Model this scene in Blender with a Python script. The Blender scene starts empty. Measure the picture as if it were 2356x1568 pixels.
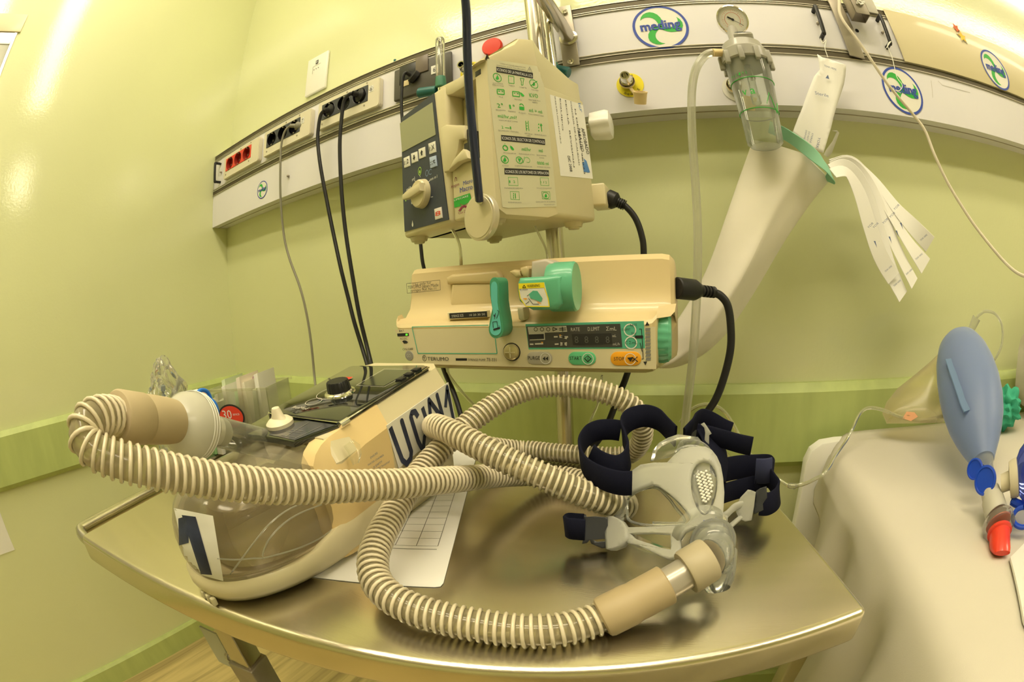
import bpy, bmesh, math, random
from mathutils import Vector, Matrix
random.seed(7)
C = bpy.context.scene.collection
sc = bpy.context.scene

# ---------------------------------------------------------------- camera (circular-projection wide lens), world, lights, exposure
CAMZ = 0.94
RCW = Matrix(((0.92205463, 0.02023914, 0.38653026), (0.38127866, 0.12445916, -0.91604394), (-0.06664718, 0.99201829, 0.10704139)))
cd = bpy.data.cameras.new('camera'); cam = bpy.data.objects.new('camera', cd); C.objects.link(cam)
cd.type = 'PANO'
cd.panorama_type = 'FISHEYE_EQUISOLID'
cd.sensor_width = 36.0; cd.sensor_height = 24.0; cd.sensor_fit = 'HORIZONTAL'
cd.fisheye_lens = 1033.0 * 36.0 / 2356.0
cd.fisheye_fov = math.radians(180)
cd.clip_start = 0.01; cd.clip_end = 50
m = RCW.to_4x4(); m.translation = Vector((0, 0, CAMZ)); cam.matrix_world = m
sc.camera = cam
w = bpy.data.worlds.new('world'); sc.world = w; w.use_nodes = True
w.node_tree.nodes['Background'].inputs[0].default_value = (1.0, 0.86, 0.55, 1); w.node_tree.nodes['Background'].inputs[1].default_value = 0.30
sc.view_settings.view_transform = 'Standard'; sc.view_settings.look = 'None'; sc.view_settings.gamma = 1; sc.view_settings.use_curve_mapping = False
sc.view_settings.exposure = 0.0
sc.cycles.max_bounces = 9; sc.cycles.diffuse_bounces = 4; sc.cycles.glossy_bounces = 4; sc.cycles.transparent_max_bounces = 14; sc.cycles.caustics_reflective = False; sc.cycles.caustics_refractive = False
LIGHTC = (1.0, 0.87, 0.62)
LAMP_STRENGTH = 22.0
LAMPS = [(-1.05, 0.75, 0.02), (1.95, 3.2, 0.02), (-1.15, 0.75, -0.52), (1.35, 3.1, -0.52)]   # x0, x1, y of the ceiling strips

# ---------------------------------------------------------------- measuring helpers
F = 1033.0
def ray(px, py):
    x, y = px - 1178.0, 784.0 - py
    r = math.hypot(x, y); th = 2 * math.asin(r / (2 * F))
    return (RCW @ Vector((math.sin(th) * x / r, math.sin(th) * y / r, -math.cos(th)))).normalized()
def P(px, py, d=None, x=None, y=None, z=None):
    a = ray(px, py)
    if d is not None: t = d
    elif x is not None: t = x / a.x
    elif y is not None: t = y / a.y
    else: t = (z - CAMZ) / a.z
    return Vector((0, 0, CAMZ)) + a * t
class Plane:
    def __init__(s, O, X, Y):
        s.O = Vector(O); s.X = Vector(X).normalized(); s.N = s.X.cross(Vector(Y)).normalized(); s.Y = s.N.cross(s.X).normalized()
    def at(s, u, v, n=0.0): return s.O + s.X * u + s.Y * v + s.N * n
    def hit(s, px, py, n=0.0):
        a = ray(px, py); o = Vector((0, 0, CAMZ)); t = (s.O + s.N * n - o).dot(s.N) / a.dot(s.N)
        return o + a * t
    def uv(s, px, py):
        q = s.hit(px, py) - s.O
        return q.dot(s.X), q.dot(s.Y)

# ---------------------------------------------------------------- mesh builder
def frame_from(d, up=None):
    d = d.normalized()
    up = up or (Vector((0, 0, 1)) if abs(d.z) < 0.95 else Vector((1, 0, 0)))
    a = d.cross(up).normalized(); b = a.cross(d).normalized()
    return a, b
def catmull(pts, n=8, closed=False):
    pts = [Vector(p) for p in pts]; out = []
    L = len(pts)
    rng = range(L) if closed else range(L - 1)
    for i in rng:
        if closed: p0, p1, p2, p3 = pts[i - 1], pts[i], pts[(i + 1) % L], pts[(i + 2) % L]
        else: p0 = pts[max(i - 1, 0)]; p1 = pts[i]; p2 = pts[i + 1]; p3 = pts[min(i + 2, L - 1)]
        for k in range(n):
            t = k / n
            out.append(0.5 * ((2 * p1) + (p2 - p0) * t + (2 * p0 - 5 * p1 + 4 * p2 - p3) * t * t + (3 * p1 - p0 - 3 * p2 + p3) * t ** 3))
    if not closed: out.append(pts[-1])
    return out
def resample(pts, step):
    out = [pts[0].copy()]; acc = 0.0; last = pts[0]
    for p in pts[1:]:
        seg = (p - last).length
        while acc + seg >= step and seg > 1e-9:
            t = (step - acc) / seg; last = last.lerp(p, t); out.append(last.copy()); seg = (p - last).length; acc = 0.0
        acc += seg; last = p
    return out
def frames(pts, up=None):
    fr = []; n = len(pts)
    T = [(pts[min(i + 1, n - 1)] - pts[max(i - 1, 0)]).normalized() for i in range(n)]
    a, b = frame_from(T[0], up)
    for i in range(n):
        if i:
            q = T[i - 1].rotation_difference(T[i]); a = (q @ a); a = (a - T[i] * a.dot(T[i])).normalized(); b = a.cross(T[i]).normalized() * -1; b = T[i].cross(a).normalized() * 1
        fr.append((T[i], a.copy(), b.copy()))
    return fr
class MB:
    def __init__(s): s.bm = bmesh.new()
    def poly(s, pts): return s.bm.faces.new([s.bm.verts.new(p) for p in pts])
    def rings(s, rs, cap0=True, cap1=True, closed=False):
        vs = [[s.bm.verts.new(p) for p in r] for r in rs]; n = len(vs[0])
        pairs = list(zip(vs, vs[1:])) + ([(vs[-1], vs[0])] if closed else [])
        for A, B in pairs:
            for i in range(n):
                j = (i + 1) % n
                try: s.bm.faces.new((A[i], A[j], B[j], B[i]))
                except ValueError: pass
        if not closed:
            if cap0: s.bm.faces.new(vs[0][::-1])
            if cap1: s.bm.faces.new(vs[-1])
        return s
    def box(s, p0, p1, bevel=0.0, pl=None, seg=3):
        b = bmesh.new(); bmesh.ops.create_cube(b, size=1)
        for v in b.verts:
            q = [p0[i] + (v.co[i] + 0.5) * (p1[i] - p0[i]) for i in range(3)]
            v.co = q
        if bevel > 0: bmesh.ops.bevel(b, geom=list(b.edges), offset=bevel, segments=seg, affect='EDGES', profile=0.5, clamp_overlap=True)
        if pl:
            for v in b.verts: v.co = pl.at(*v.co)
            if True: bmesh.ops.recalc_face_normals(b, faces=b.faces)
        s.merge(b); return s
    def merge(s, b):
        me = bpy.data.meshes.new('t'); b.to_mesh(me); b.free(); s.bm.from_mesh(me); bpy.data.meshes.remove(me)
    def tube(s, pts, r, n=10, cap=True, smooth=0, closed=False):
        pts = [Vector(p) for p in pts]
        if smooth: pts = catmull(pts, smooth, closed)
        fr = frames(pts); rs = []
        for i, (p, (T, a, b)) in enumerate(zip(pts, fr)):
            rr = r[min(int(i * len(r) / len(pts)), len(r) - 1)] if isinstance(r, (list, tuple)) else r
            rs.append([p + (a * math.cos(2 * math.pi * k / n) + b * math.sin(2 * math.pi * k / n)) * rr for k in range(n)])
        s.rings(rs, cap, cap, closed); return s
    def lathe(s, O, d, prof, n=32, cap=True, sq=1.0, up=None):   # prof: (distance along d, radius)
        O = Vector(O); d = Vector(d).normalized(); a, b = frame_from(d, up)
        s.rings([[O + d * h + (a * math.cos(2 * math.pi * k / n) + b * math.sin(2 * math.pi * k / n) * sq) * max(r, 1e-5) for k in range(n)] for h, r in prof], cap, cap); return s
    def cyl(s, A, B, r, r2=None, n=24):
        A = Vector(A); B = Vector(B); return s.lathe(A, B - A, [(0, r), ((B - A).length, r if r2 is None else r2)], n)
    def prism(s, pts, pl, n0, n1, bevel=0.0, seg=2):   # polygon in plane coordinates, extruded along the normal
        b = bmesh.new()
        lo = [b.verts.new(pl.at(u, v, n0)) for u, v in pts]; hi = [b.verts.new(pl.at(u, v, n1)) for u, v in pts]
        b.faces.new(lo[::-1]); top = b.faces.new(hi); k = len(pts)
        for i in range(k): b.faces.new((lo[i], lo[(i + 1) % k], hi[(i + 1) % k], hi[i]))
        bmesh.ops.recalc_face_normals(b, faces=b.faces)
        if bevel: bmesh.ops.bevel(b, geom=[e for e in top.edges], offset=bevel, segments=seg, affect='EDGES', profile=0.5, clamp_overlap=True)
        s.merge(b); return s
    def holed(s, outer, holes, pl, n0, n1):      # flat moulding with real holes through it
        b = bmesh.new(); loops = [outer] + holes; flat = [p for L in loops for p in L]
        hi = [b.verts.new(pl.at(u, v, n1)) for u, v in flat]; lo = [b.verts.new(pl.at(u, v, n0)) for u, v in flat]
        from mathutils.geometry import tessellate_polygon as tp
        for t in tp([[Vector((u, v, 0)) for u, v in L] for L in loops]): b.faces.new([hi[i] for i in t])
        k = 0
        for L in loops:
            for i in range(len(L)): j = (i + 1) % len(L); b.faces.new((hi[k + i], hi[k + j], lo[k + j], lo[k + i]))
            k += len(L)
        s.merge(b); return s
    def ribbon(s, pts, wdir, width, th=0.002, smooth=6, w1=None):    # a strap: path, width direction (one or per point), width
        pts = [Vector(p) for p in pts]; W = [Vector(w_) for w_ in wdir] if isinstance(wdir, list) else [Vector(wdir)] * len(pts)
        P_, W_ = catmull(pts, smooth), catmull(W, smooth); n = len(P_); rs = []
        for i in range(n):
            T = (P_[min(i + 1, n - 1)] - P_[max(i - 1, 0)]).normalized(); wv = (W_[i] - T * W_[i].dot(T)).normalized(); nv = T.cross(wv).normalized()
            h = (width + ((w1 or width) - width) * i / (n - 1)) / 2; t = th / 2; c = t * 0.8
            rs.append([P_[i] + wv * x + nv * y for x, y in ((-h, -t + c), (-h + c, -t), (h - c, -t), (h, -t + c), (h, t - c), (h - c, t), (-h + c, t), (-h, t - c))])
        return s.rings(rs)
    def text(s, txt, pl, pL, pR, hpx, n=0.0004, ext=0.0002, res=2, kh=1.0):
        """txt along the baseline pL -> pR (pixels measured on the photo), letters hpx tall there"""
        u0, v0 = pl.uv(*pL); u1, v1 = pl.uv(*pR)
        mx, my = (pL[0] + pR[0]) / 2, (pL[1] + pR[1]) / 2
        ua, va = pl.uv(mx, my + hpx / 2); ub, vb = pl.uv(mx, my - hpx / 2)
        H = math.hypot(ub - ua, vb - va) * kh; L = math.hypot(u1 - u0, v1 - v0)
        return s.text_uv(txt, pl, u0, v0, L, H, math.atan2(v1 - v0, u1 - u0), n, ext, res)
    def text_uv(s, txt, pl, u, v, L, H, ang=0.0, n=0.0004, ext=0.0002, res=2):
        cu = bpy.data.curves.new('t', 'FONT'); cu.body = txt; cu.resolution_u = res; cu.extrude = 0.0
        ob = bpy.data.objects.new('t', cu); me = bpy.data.meshes.new_from_object(ob)
        if len(me.vertices) == 0: return s
        xs = [q.co.x for q in me.vertices]; x0, x1 = min(xs), max(xs)
        sx = L / max(x1 - x0, 1e-6) if L else H / 0.7; sy = H / 0.7
        ca, sa = math.cos(ang), math.sin(ang)
        b = bmesh.new(); b.from_mesh(me)
        for q in b.verts:
            X_ = (q.co.x - x0) * sx; Y_ = q.co.y * sy
            q.co = pl.at(u + X_ * ca - Y_ * sa, v + X_ * sa + Y_ * ca, n + ext)
        s.merge(b); bpy.data.objects.remove(ob); bpy.data.curves.remove(cu); bpy.data.meshes.remove(me); return s
    def bar(s, pl, a, b_, wd, n=0.0006):      # a printed line from pixel a to pixel b
        u0, v0 = pl.uv(*a); u1, v1 = pl.uv(*b_); return s.bar_uv(pl, u0, v0, u1, v1, wd, n)
    def bar_uv(s, pl, u0, v0, u1, v1, wd, n=0.0006):
        L = math.hypot(u1 - u0, v1 - v0) or 1e-6; nx, ny = -(v1 - v0) / L * wd / 2, (u1 - u0) / L * wd / 2
        s.poly([pl.at(u0 - nx, v0 - ny, n), pl.at(u1 - nx, v1 - ny, n), pl.at(u1 + nx, v1 + ny, n), pl.at(u0 + nx, v0 + ny, n)]); return s
    def ring_uv(s, pl, u, v, ru, rv, wd, n=0.0006, k=32, a0=0, a1=2 * math.pi, rot=0):
        full = abs(a1 - a0) > 6.28; K = k if full else k + 1; vs = []
        for i in range(K):
            t = a0 + (a1 - a0) * i / k; row = []
            for e in (-wd / 2, wd / 2):
                x, y = (ru + e) * math.cos(t), (rv + e) * math.sin(t)
                row.append(s.bm.verts.new(pl.at(u + x * math.cos(rot) - y * math.sin(rot), v + x * math.sin(rot) + y * math.cos(rot), n)))
            vs.append(row)
        for i in range(k):
            A, B = vs[i], vs[(i + 1) % K]; s.bm.faces.new((A[0], B[0], B[1], A[1]))
        return s
    def disc_uv(s, pl, u, v, ru, rv=None, n=0.0006, k=28):
        rv = rv or ru; s.poly([pl.at(u + ru * math.cos(2 * math.pi * i / k), v + rv * math.sin(2 * math.pi * i / k), n) for i in range(k)]); return s
    def shape_uv(s, pl, pts, n=0.0006): s.poly([pl.at(u, v, n) for u, v in pts]); return s
    def shape(s, pl, px, n=0.0006): return s.shape_uv(pl, [pl.uv(*q) for q in px], n)

ROOT = {}
def _tag(o, label=None, cat=None, group=None, kind=None):
    if label: o['label'] = label
    if cat: o['category'] = cat
    if group: o['group'] = group
    if kind: o['kind'] = kind
    return o
def thing(name, label, cat, loc, group=None):
    o = bpy.data.objects.new(name, None); o.empty_display_size = 0.02; C.objects.link(o); o.location = loc
    ROOT[o.name] = Vector(loc); return _tag(o, label, cat, group)
def obj(name, mb, mat, parent=None, sharp=32, label=None, cat=None, group=None, kind=None, recalc=True, flat=False):
    bm = mb.bm
    if recalc: bmesh.ops.recalc_face_normals(bm, faces=bm.faces)
    if parent is not None:
        base = ROOT[parent.name]
    else:
        xs = [v.co for v in bm.verts]
        base = Vector(((min(v.x for v in xs) + max(v.x for v in xs)) / 2, (min(v.y for v in xs) + max(v.y for v in xs)) / 2, min(v.z for v in xs)))
    for v in bm.verts: v.co -= base
    me = bpy.data.meshes.new(name); bm.to_mesh(me); bm.free()
    if not flat:
        me.shade_smooth(); me.set_sharp_from_angle(angle=math.radians(sharp))
    me.materials.append(mat)
    o = bpy.data.objects.new(name, me); C.objects.link(o)
    if parent is not None: o.parent = parent
    else: o.location = base
    ROOT[o.name] = base
    return _tag(o, label, cat, group, kind)

# ---------------------------------------------------------------- materials
def s2l(c):
    return tuple(((v / 255) / 12.92 if v / 255 <= 0.04045 else ((v / 255 + 0.055) / 1.055) ** 2.4) for v in c)
MATS = {}
def mat(name, rgb, rough=0.5, metal=0.0, coat=0.0, bump=0.0, bscale=200.0, spec=0.5, trans=0.0, ior=1.45, alpha=1.0, noise=0.0, nscale=8.0, emit=None, estr=0.0, sss=0.0, stretch=None, coatr=0.08):
    if name in MATS: return MATS[name]
    M = bpy.data.materials.new(name); M.use_nodes = True; nt = M.node_tree; b = nt.nodes['Principled BSDF']
    col = (*rgb, 1)
    b.inputs['Base Color'].default_value = col; b.inputs['Roughness'].default_value = rough; b.inputs['Metallic'].default_value = metal
    b.inputs['Coat Weight'].default_value = coat; b.inputs['Coat Roughness'].default_value = coatr; b.inputs['Specular IOR Level'].default_value = spec
    b.inputs['Transmission Weight'].default_value = trans; b.inputs['IOR'].default_value = ior; b.inputs['Alpha'].default_value = alpha
    if emit: b.inputs['Emission Color'].default_value = (*emit, 1); b.inputs['Emission Strength'].default_value = estr
    if sss: b.inputs['Subsurface Weight'].default_value = sss; b.inputs['Subsurface Radius'].default_value = (0.01, 0.006, 0.004)
    if noise or bump:
        tc = nt.nodes.new('ShaderNodeTexCoord'); mp = nt.nodes.new('ShaderNodeMapping'); nt.links.new(tc.outputs['Object'], mp.inputs[0])
        if stretch: mp.inputs['Scale'].default_value = stretch
    if noise:
        nz = nt.nodes.new('ShaderNodeTexNoise'); nz.inputs['Scale'].default_value = nscale; nz.inputs['Detail'].default_value = 6; nt.links.new(mp.outputs[0], nz.inputs['Vector'])
        mr = nt.nodes.new('ShaderNodeMapRange'); mr.inputs['From Min'].default_value = 0.3; mr.inputs['From Max'].default_value = 0.7
        mr.inputs['To Min'].default_value = 1 - noise; mr.inputs['To Max'].default_value = 1 + noise * 0.4; nt.links.new(nz.outputs['Fac'], mr.inputs['Value'])
        mx = nt.nodes.new('ShaderNodeVectorMath'); mx.operation = 'SCALE'; mx.inputs[0].default_value = rgb; nt.links.new(mr.outputs[0], mx.inputs['Scale']); nt.links.new(mx.outputs[0], b.inputs['Base Color'])
    if bump:
        n2 = nt.nodes.new('ShaderNodeTexNoise'); n2.inputs['Scale'].default_value = bscale; n2.inputs['Detail'].default_value = 3; nt.links.new(mp.outputs[0], n2.inputs['Vector'])
        bp = nt.nodes.new('ShaderNodeBump'); bp.inputs['Strength'].default_value = bump; bp.inputs['Distance'].default_value = 0.001
        nt.links.new(n2.outputs['Fac'], bp.inputs['Height']); nt.links.new(bp.outputs[0], b.inputs['Normal'])
        if coat: nt.links.new(bp.outputs[0], b.inputs['Coat Normal'])
    MATS[name] = M; return M
def clear(name, rgb=(0.95, 0.95, 0.9), body=0.15, rough=0.08, gloss=0.5, bodyrgb=None):
    """thin clear or frosted plastic: tinted see-through, some milky body, glossy surface"""
    if name in MATS: return MATS[name]
    M = bpy.data.materials.new(name); M.use_nodes = True; nt = M.node_tree; nt.nodes.clear(); N = nt.nodes.new; L = nt.links.new
    out = N('ShaderNodeOutputMaterial'); tr = N('ShaderNodeBsdfTransparent'); tr.inputs[0].default_value = (*rgb, 1)
    df = N('ShaderNodeBsdfDiffuse'); df.inputs[0].default_value = (*(bodyrgb or rgb), 1); tl = N('ShaderNodeBsdfTranslucent'); tl.inputs[0].default_value = (*(bodyrgb or rgb), 1)
    m0 = N('ShaderNodeMixShader'); m0.inputs[0].default_value = 0.4; L(df.outputs[0], m0.inputs[1]); L(tl.outputs[0], m0.inputs[2])
    m1 = N('ShaderNodeMixShader'); L(tr.outputs[0], m1.inputs[1]); L(m0.outputs[0], m1.inputs[2])
    gl = N('ShaderNodeBsdfGlossy'); gl.inputs['Roughness'].default_value = rough; gl.inputs[0].default_value = (1, 1, 1, 1)
    lw = N('ShaderNodeLayerWeight'); lw.inputs['Blend'].default_value = 0.35
    mr = N('ShaderNodeMapRange'); mr.inputs['To Min'].default_value = body; mr.inputs['To Max'].default_value = min(1, body + 0.35); L(lw.outputs['Facing'], mr.inputs['Value']); L(mr.outputs[0], m1.inputs[0])
    fr = N('ShaderNodeFresnel'); fr.inputs['IOR'].default_value = 1.45
    sc_ = N('ShaderNodeMath'); sc_.operation = 'MULTIPLY'; sc_.inputs[1].default_value = gloss; L(fr.outputs[0], sc_.inputs[0])
    m2 = N('ShaderNodeMixShader'); L(sc_.outputs[0], m2.inputs[0]); L(m1.outputs[0], m2.inputs[1]); L(gl.outputs[0], m2.inputs[2]); L(m2.outputs[0], out.inputs[0])
    MATS[name] = M; return M

wall_m = mat('wall_paint', (0.66, 0.69, 0.40), rough=0.5, coat=1.0, coatr=0.09, bump=0.22, bscale=140, noise=0.03, nscale=2)
bump_m = mat('bumper_vinyl', (0.46, 0.54, 0.20), rough=0.45, bump=0.1, bscale=60, noise=0.12, nscale=9, stretch=(3, 3, 0.6))
ceil_m = mat('ceiling_paint', (0.78, 0.78, 0.74), rough=0.8)
rail_m = mat('rail_enamel', (0.74, 0.73, 0.79), rough=0.38, coat=0.2, noise=0.03, nscale=5)
chan_m = mat('dark_channel', (0.10, 0.085, 0.055), rough=0.45, metal=0.5)
alu_m = mat('anodised_edge', (0.62, 0.58, 0.50), rough=0.35, metal=0.8)
yel_m = mat('yellow_cream_plastic', (0.66, 0.53, 0.29), rough=0.35, coat=0.3)
cream_m = mat('cream_plastic', (0.67, 0.60, 0.39), rough=0.38, coat=0.25)
creamd_m = mat('dull_cream_plastic', (0.58, 0.535, 0.34), rough=0.45, coat=0.1)
sockf_m = mat('socket_frame_plastic', (0.70, 0.66, 0.53), rough=0.4)
beige_m = mat('beige_rubber', (0.62, 0.56, 0.42), rough=0.55)
tan_m = mat('tan_rubber', (0.50, 0.41, 0.26), rough=0.6)
steel_m = mat('brushed_steel', (0.76, 0.69, 0.54), rough=0.26, metal=1.0, noise=0.14, nscale=6, bump=0.05, bscale=400, stretch=(0.25, 3, 1))
tube_m = mat('steel_tube', (0.62, 0.58, 0.50), rough=0.22, metal=1.0, noise=0.1, nscale=20)
chrome_m = mat('chrome', (0.80, 0.78, 0.72), rough=0.1, metal=1.0)
gsteel_m = mat('grey_steel', (0.42, 0.38, 0.32), rough=0.42, metal=0.8, noise=0.15, nscale=20)
black_m = mat('black_plastic', (0.012, 0.012, 0.014), rough=0.35)
rubber_m = mat('black_cable', (0.010, 0.010, 0.012), rough=0.45)
dgrey_m = mat('dark_grey_plastic', (0.055, 0.06, 0.075), rough=0.45)
grey_m = mat('grey_plastic', (0.30, 0.29, 0.26), rough=0.4)
lgrey_m = mat('light_grey_plastic', (0.55, 0.53, 0.47), rough=0.4)
white_m = mat('white_plastic', (0.82, 0.81, 0.76), rough=0.35, coat=0.1)
red_m = mat('red_plastic', (0.75, 0.045, 0.02), rough=0.35, coat=0.3)
redd_m = mat('dark_red_hole', (0.30, 0.02, 0.01), rough=0.5)
hole_m = mat('socket_well', (0.006, 0.006, 0.007), rough=0.3)
teal_m = mat('teal_plastic', (0.02, 0.13, 0.13), rough=0.35)
mint_m = mat('mint_plastic', (0.12, 0.46, 0.28), rough=0.35, coat=0.3, noise=0.1, nscale=30)
cyan_m = mat('cyan_label', (0.13, 0.55, 0.52), rough=0.4)
mintband_m = mat('mint_tape', (0.30, 0.62, 0.45), rough=0.7)
navy_m = mat('navy_strap', (0.008, 0.009, 0.022), spec=0.15, rough=0.9, bump=0.3, bscale=1500)
navyt_m = mat('navy_rubber', (0.016, 0.026, 0.085), rough=0.25, coat=0.4)
green_p = mat('green_print', (0.03, 0.42, 0.05), rough=0.5)
blue_p = mat('blue_print', (0.03, 0.07, 0.42), rough=0.5)
lblue_p = mat('light_blue_print', (0.10, 0.25, 0.60), rough=0.5)
black_p = mat('black_print', (0.02, 0.02, 0.02), rough=0.6)
grey_p = mat('grey_print', (0.22, 0.22, 0.20), rough=0.6)
white_p = mat('white_print', (0.80, 0.80, 0.78), rough=0.5)
orange_p = mat('orange_print', (0.80, 0.35, 0.02), rough=0.5)
yellow_p = mat('yellow_print', (0.85, 0.72, 0.02), rough=0.45)
red_p = mat('red_print', (0.75, 0.06, 0.03), rough=0.5)
maroon_p = mat('maroon_print', (0.25, 0.02, 0.08), rough=0.5)
teal_p = mat('mint_print', (0.10, 0.45, 0.30), rough=0.5)
marker_p = mat('marker_ink', (0.035, 0.045, 0.10), rough=0.6, noise=0.5, nscale=60)
label_m = mat('label_paper', (0.78, 0.77, 0.72), rough=0.55)
paper_m = mat('paper', (0.80, 0.79, 0.76), rough=0.75)
sheetg_m = mat('icon_sheet', (0.60, 0.58, 0.41), rough=0.35, coat=0.2)
panel_m = mat('navy_key_panel', (0.035, 0.045, 0.075), rough=0.4, bump=0.1, bscale=900)
lcd_m = mat('lcd_glass', (0.33, 0.34, 0.22), rough=0.25, coat=0.5)
gloss_m = mat('black_glass', (0.012, 0.014, 0.012), rough=0.06, coat=1.0, coatr=0.03)
sheet_m = mat('bed_linen', (0.61, 0.57, 0.49), rough=0.9, bump=0.15, bscale=900, noise=0.03, nscale=4)
pink_m = mat('white_crepe', (0.84, 0.80, 0.70), rough=0.8, bump=0.2, bscale=60, noise=0.05, nscale=12)
ambu_m = clear('blue_silicone', (0.50, 0.58, 0.80), body=0.74, rough=0.35, gloss=0.5, bodyrgb=(0.34, 0.44, 0.76))
bblue_m = mat('bright_blue_plastic', (0.01, 0.07, 0.62), rough=0.35, coat=0.3)
dblue_m = clear('blue_clear_plastic', (0.25, 0.32, 0.85), body=0.35, rough=0.08, bodyrgb=(0.04, 0.07, 0.45))
greenc_m = mat('green_cloth', (0.05, 0.40, 0.26), rough=0.9, bump=0.3, bscale=200)
yellowc_m = mat('yellowed_plastic', (0.78, 0.60, 0.30), rough=0.5, coat=0.1)
clear_m = clear('clear_plastic', (0.97, 0.97, 0.93), body=0.06, rough=0.05, gloss=0.9, bodyrgb=(0.85, 0.85, 0.78))
chamber_m = clear('clear_chamber', (0.97, 0.96, 0.91), body=0.13, rough=0.12, gloss=0.7, bodyrgb=(0.72, 0.66, 0.50))
frost_m = clear('frosted_plastic', (0.93, 0.94, 0.90), body=0.52, rough=0.3, gloss=0.5, bodyrgb=(0.80, 0.80, 0.74))
cushion_m = clear('clear_silicone', (0.96, 0.97, 0.95), body=0.17, rough=0.12, gloss=1.0, bodyrgb=(0.82, 0.84, 0.80))
milk_m = clear('milky_tube', (0.95, 0.95, 0.90), body=0.35, rough=0.15, gloss=0.7, bodyrgb=(0.78, 0.78, 0.68))
hosew_m = clear('hose_wall', (0.90, 0.86, 0.72), body=0.38, rough=0.12, gloss=0.8, bodyrgb=(0.62, 0.56, 0.38))
cord_m = mat('hose_cord', (0.70, 0.62, 0.46), rough=0.3, coat=0.4)
filt_m = clear('filter_shell', (0.93, 0.93, 0.88), body=0.90, rough=0.18, gloss=0.8, bodyrgb=(0.86, 0.84, 0.74))
resv_m = clear('reservoir_bag', (0.95, 0.90, 0.75), body=0.30, rough=0.2, gloss=0.6, bodyrgb=(0.75, 0.68, 0.45))
jar_m = clear('jar_plastic', (0.95, 0.98, 0.95), body=0.17, rough=0.06, gloss=0.9, bodyrgb=(0.84, 0.88, 0.84))
lamp_m = mat('lamp_diffuser', (0.9, 0.9, 0.85), rough=0.5, emit=LIGHTC, estr=LAMP_STRENGTH)
bluecap_m = mat('blue_cap', (0.02, 0.18, 0.75), rough=0.35)

WY = 0.75; LX = -1.251; RY = 0.691
BACK = Plane((0, WY, CAMZ), (1, 0, 0), (0, 0, 1))
RAIL = Plane((0, RY, CAMZ), (1, 0, 0), (0, 0, 1))
LEFT = Plane((LX, 0, CAMZ), (0, 1, 0), (0, 0, 1))
TZ = 0.75   # table top height
UP = Vector((0, 0, 1))

# ================================================================ THE ROOM
RX1, RY0, CZ = 3.8, -3.0, 2.60
def slab(name, p0, p1, m_, **k): return obj(name, MB().box(p0, p1), m_, kind='structure', flat=True, **k)
slab('wall_back', (LX - 0.1, WY, 0), (RX1, WY + 0.1, CZ), wall_m)
slab('wall_left', (LX - 0.1, RY0, 0), (LX, WY, CZ), wall_m)
slab('wall_right', (RX1, RY0, 0), (RX1 + 0.1, WY, CZ), wall_m)
slab('wall_front', (LX - 0.1, RY0 - 0.1, 0), (RX1 + 0.1, RY0, CZ), wall_m)
slab('ceiling', (LX - 0.1, RY0 - 0.1, CZ), (RX1 + 0.1, WY + 0.1, CZ + 0.1), ceil_m)
# vinyl floor with long wood grain
fm = bpy.data.materials.new('vinyl_floor'); fm.use_nodes = True; nt = fm.node_tree; b = nt.nodes['Principled BSDF']; b.inputs['Roughness'].default_value = 0.35
tc = nt.nodes.new('ShaderNodeTexCoord'); mp = nt.nodes.new('ShaderNodeMapping'); mp.inputs['Scale'].default_value = (38, 1.6, 1); mp.inputs['Rotation'].default_value = (0, 0, 0.5)
nz = nt.nodes.new('ShaderNodeTexNoise'); nz.inputs['Scale'].default_value = 1.0; nz.inputs['Detail'].default_value = 5; nz.inputs['Distortion'].default_value = 0.6
cr = nt.nodes.new('ShaderNodeValToRGB'); cr.color_ramp.elements[0].position = 0.32; cr.color_ramp.elements[0].color = (0.31, 0.24, 0.10, 1); cr.color_ramp.elements[1].position = 0.6; cr.color_ramp.elements[1].color = (0.60, 0.48, 0.21, 1)
nt.links.new(tc.outputs['Object'], mp.inputs[0]); nt.links.new(mp.outputs[0], nz.inputs['Vector']); nt.links.new(nz.outputs['Fac'], cr.inputs[0]); nt.links.new(cr.outputs[0], b.inputs['Base Color'])
slab('floor', (LX - 0.1, RY0 - 0.1, -0.1), (RX1 + 0.1, WY + 0.1, 0), fm)

def profile_x(name, prof, x0, x1, m_, **k):    # prof (y,z) swept along X
    mb = MB(); mb.rings([[Vector((x, y, z)) for y, z in prof] for x in (x0, x1)]); return obj(name, mb, m_, **k)
def profile_y(name, prof, y0, y1, m_, **k):
    mb = MB(); mb.rings([[Vector((x, y, z)) for x, z in prof] for y in (y0, y1)]); return obj(name, mb, m_, **k)
bz0, bz1 = CAMZ - 0.42 * WY, CAMZ - 0.2225 * WY
def bprof(w, s): return [(w, bz0), (w + s * 0.010, bz0), (w + s * 0.020, bz0 + 0.012), (w + s * 0.020, bz1 - 0.014), (w + s * 0.008, bz1), (w, bz1)]
profile_x('trim_1', bprof(WY, -1), LX + 0.02, RX1, bump_m, kind='structure')
bl0, bl1 = CAMZ - 0.246 * 1.251, CAMZ - 0.137 * 1.251
profile_y('trim_2', [(LX, bl0), (LX + 0.010, bl0), (LX + 0.020, bl0 + 0.012), (LX + 0.020, bl1 - 0.012), (LX + 0.008, bl1), (LX, bl1)], RY0, WY, bump_m, kind='structure')
profile_y('baseboard_left', [(LX, 0), (LX + 0.012, 0), (LX + 0.012, 0.064), (LX + 0.006, 0.072), (LX, 0.072)], RY0, WY, bump_m, kind='structure')
profile_x('baseboard_back', [(WY, 0), (WY - 0.012, 0), (WY - 0.012, 0.064), (WY - 0.006, 0.072), (WY, 0.072)], LX + 0.012, RX1, bump_m, kind='structure')

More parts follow.
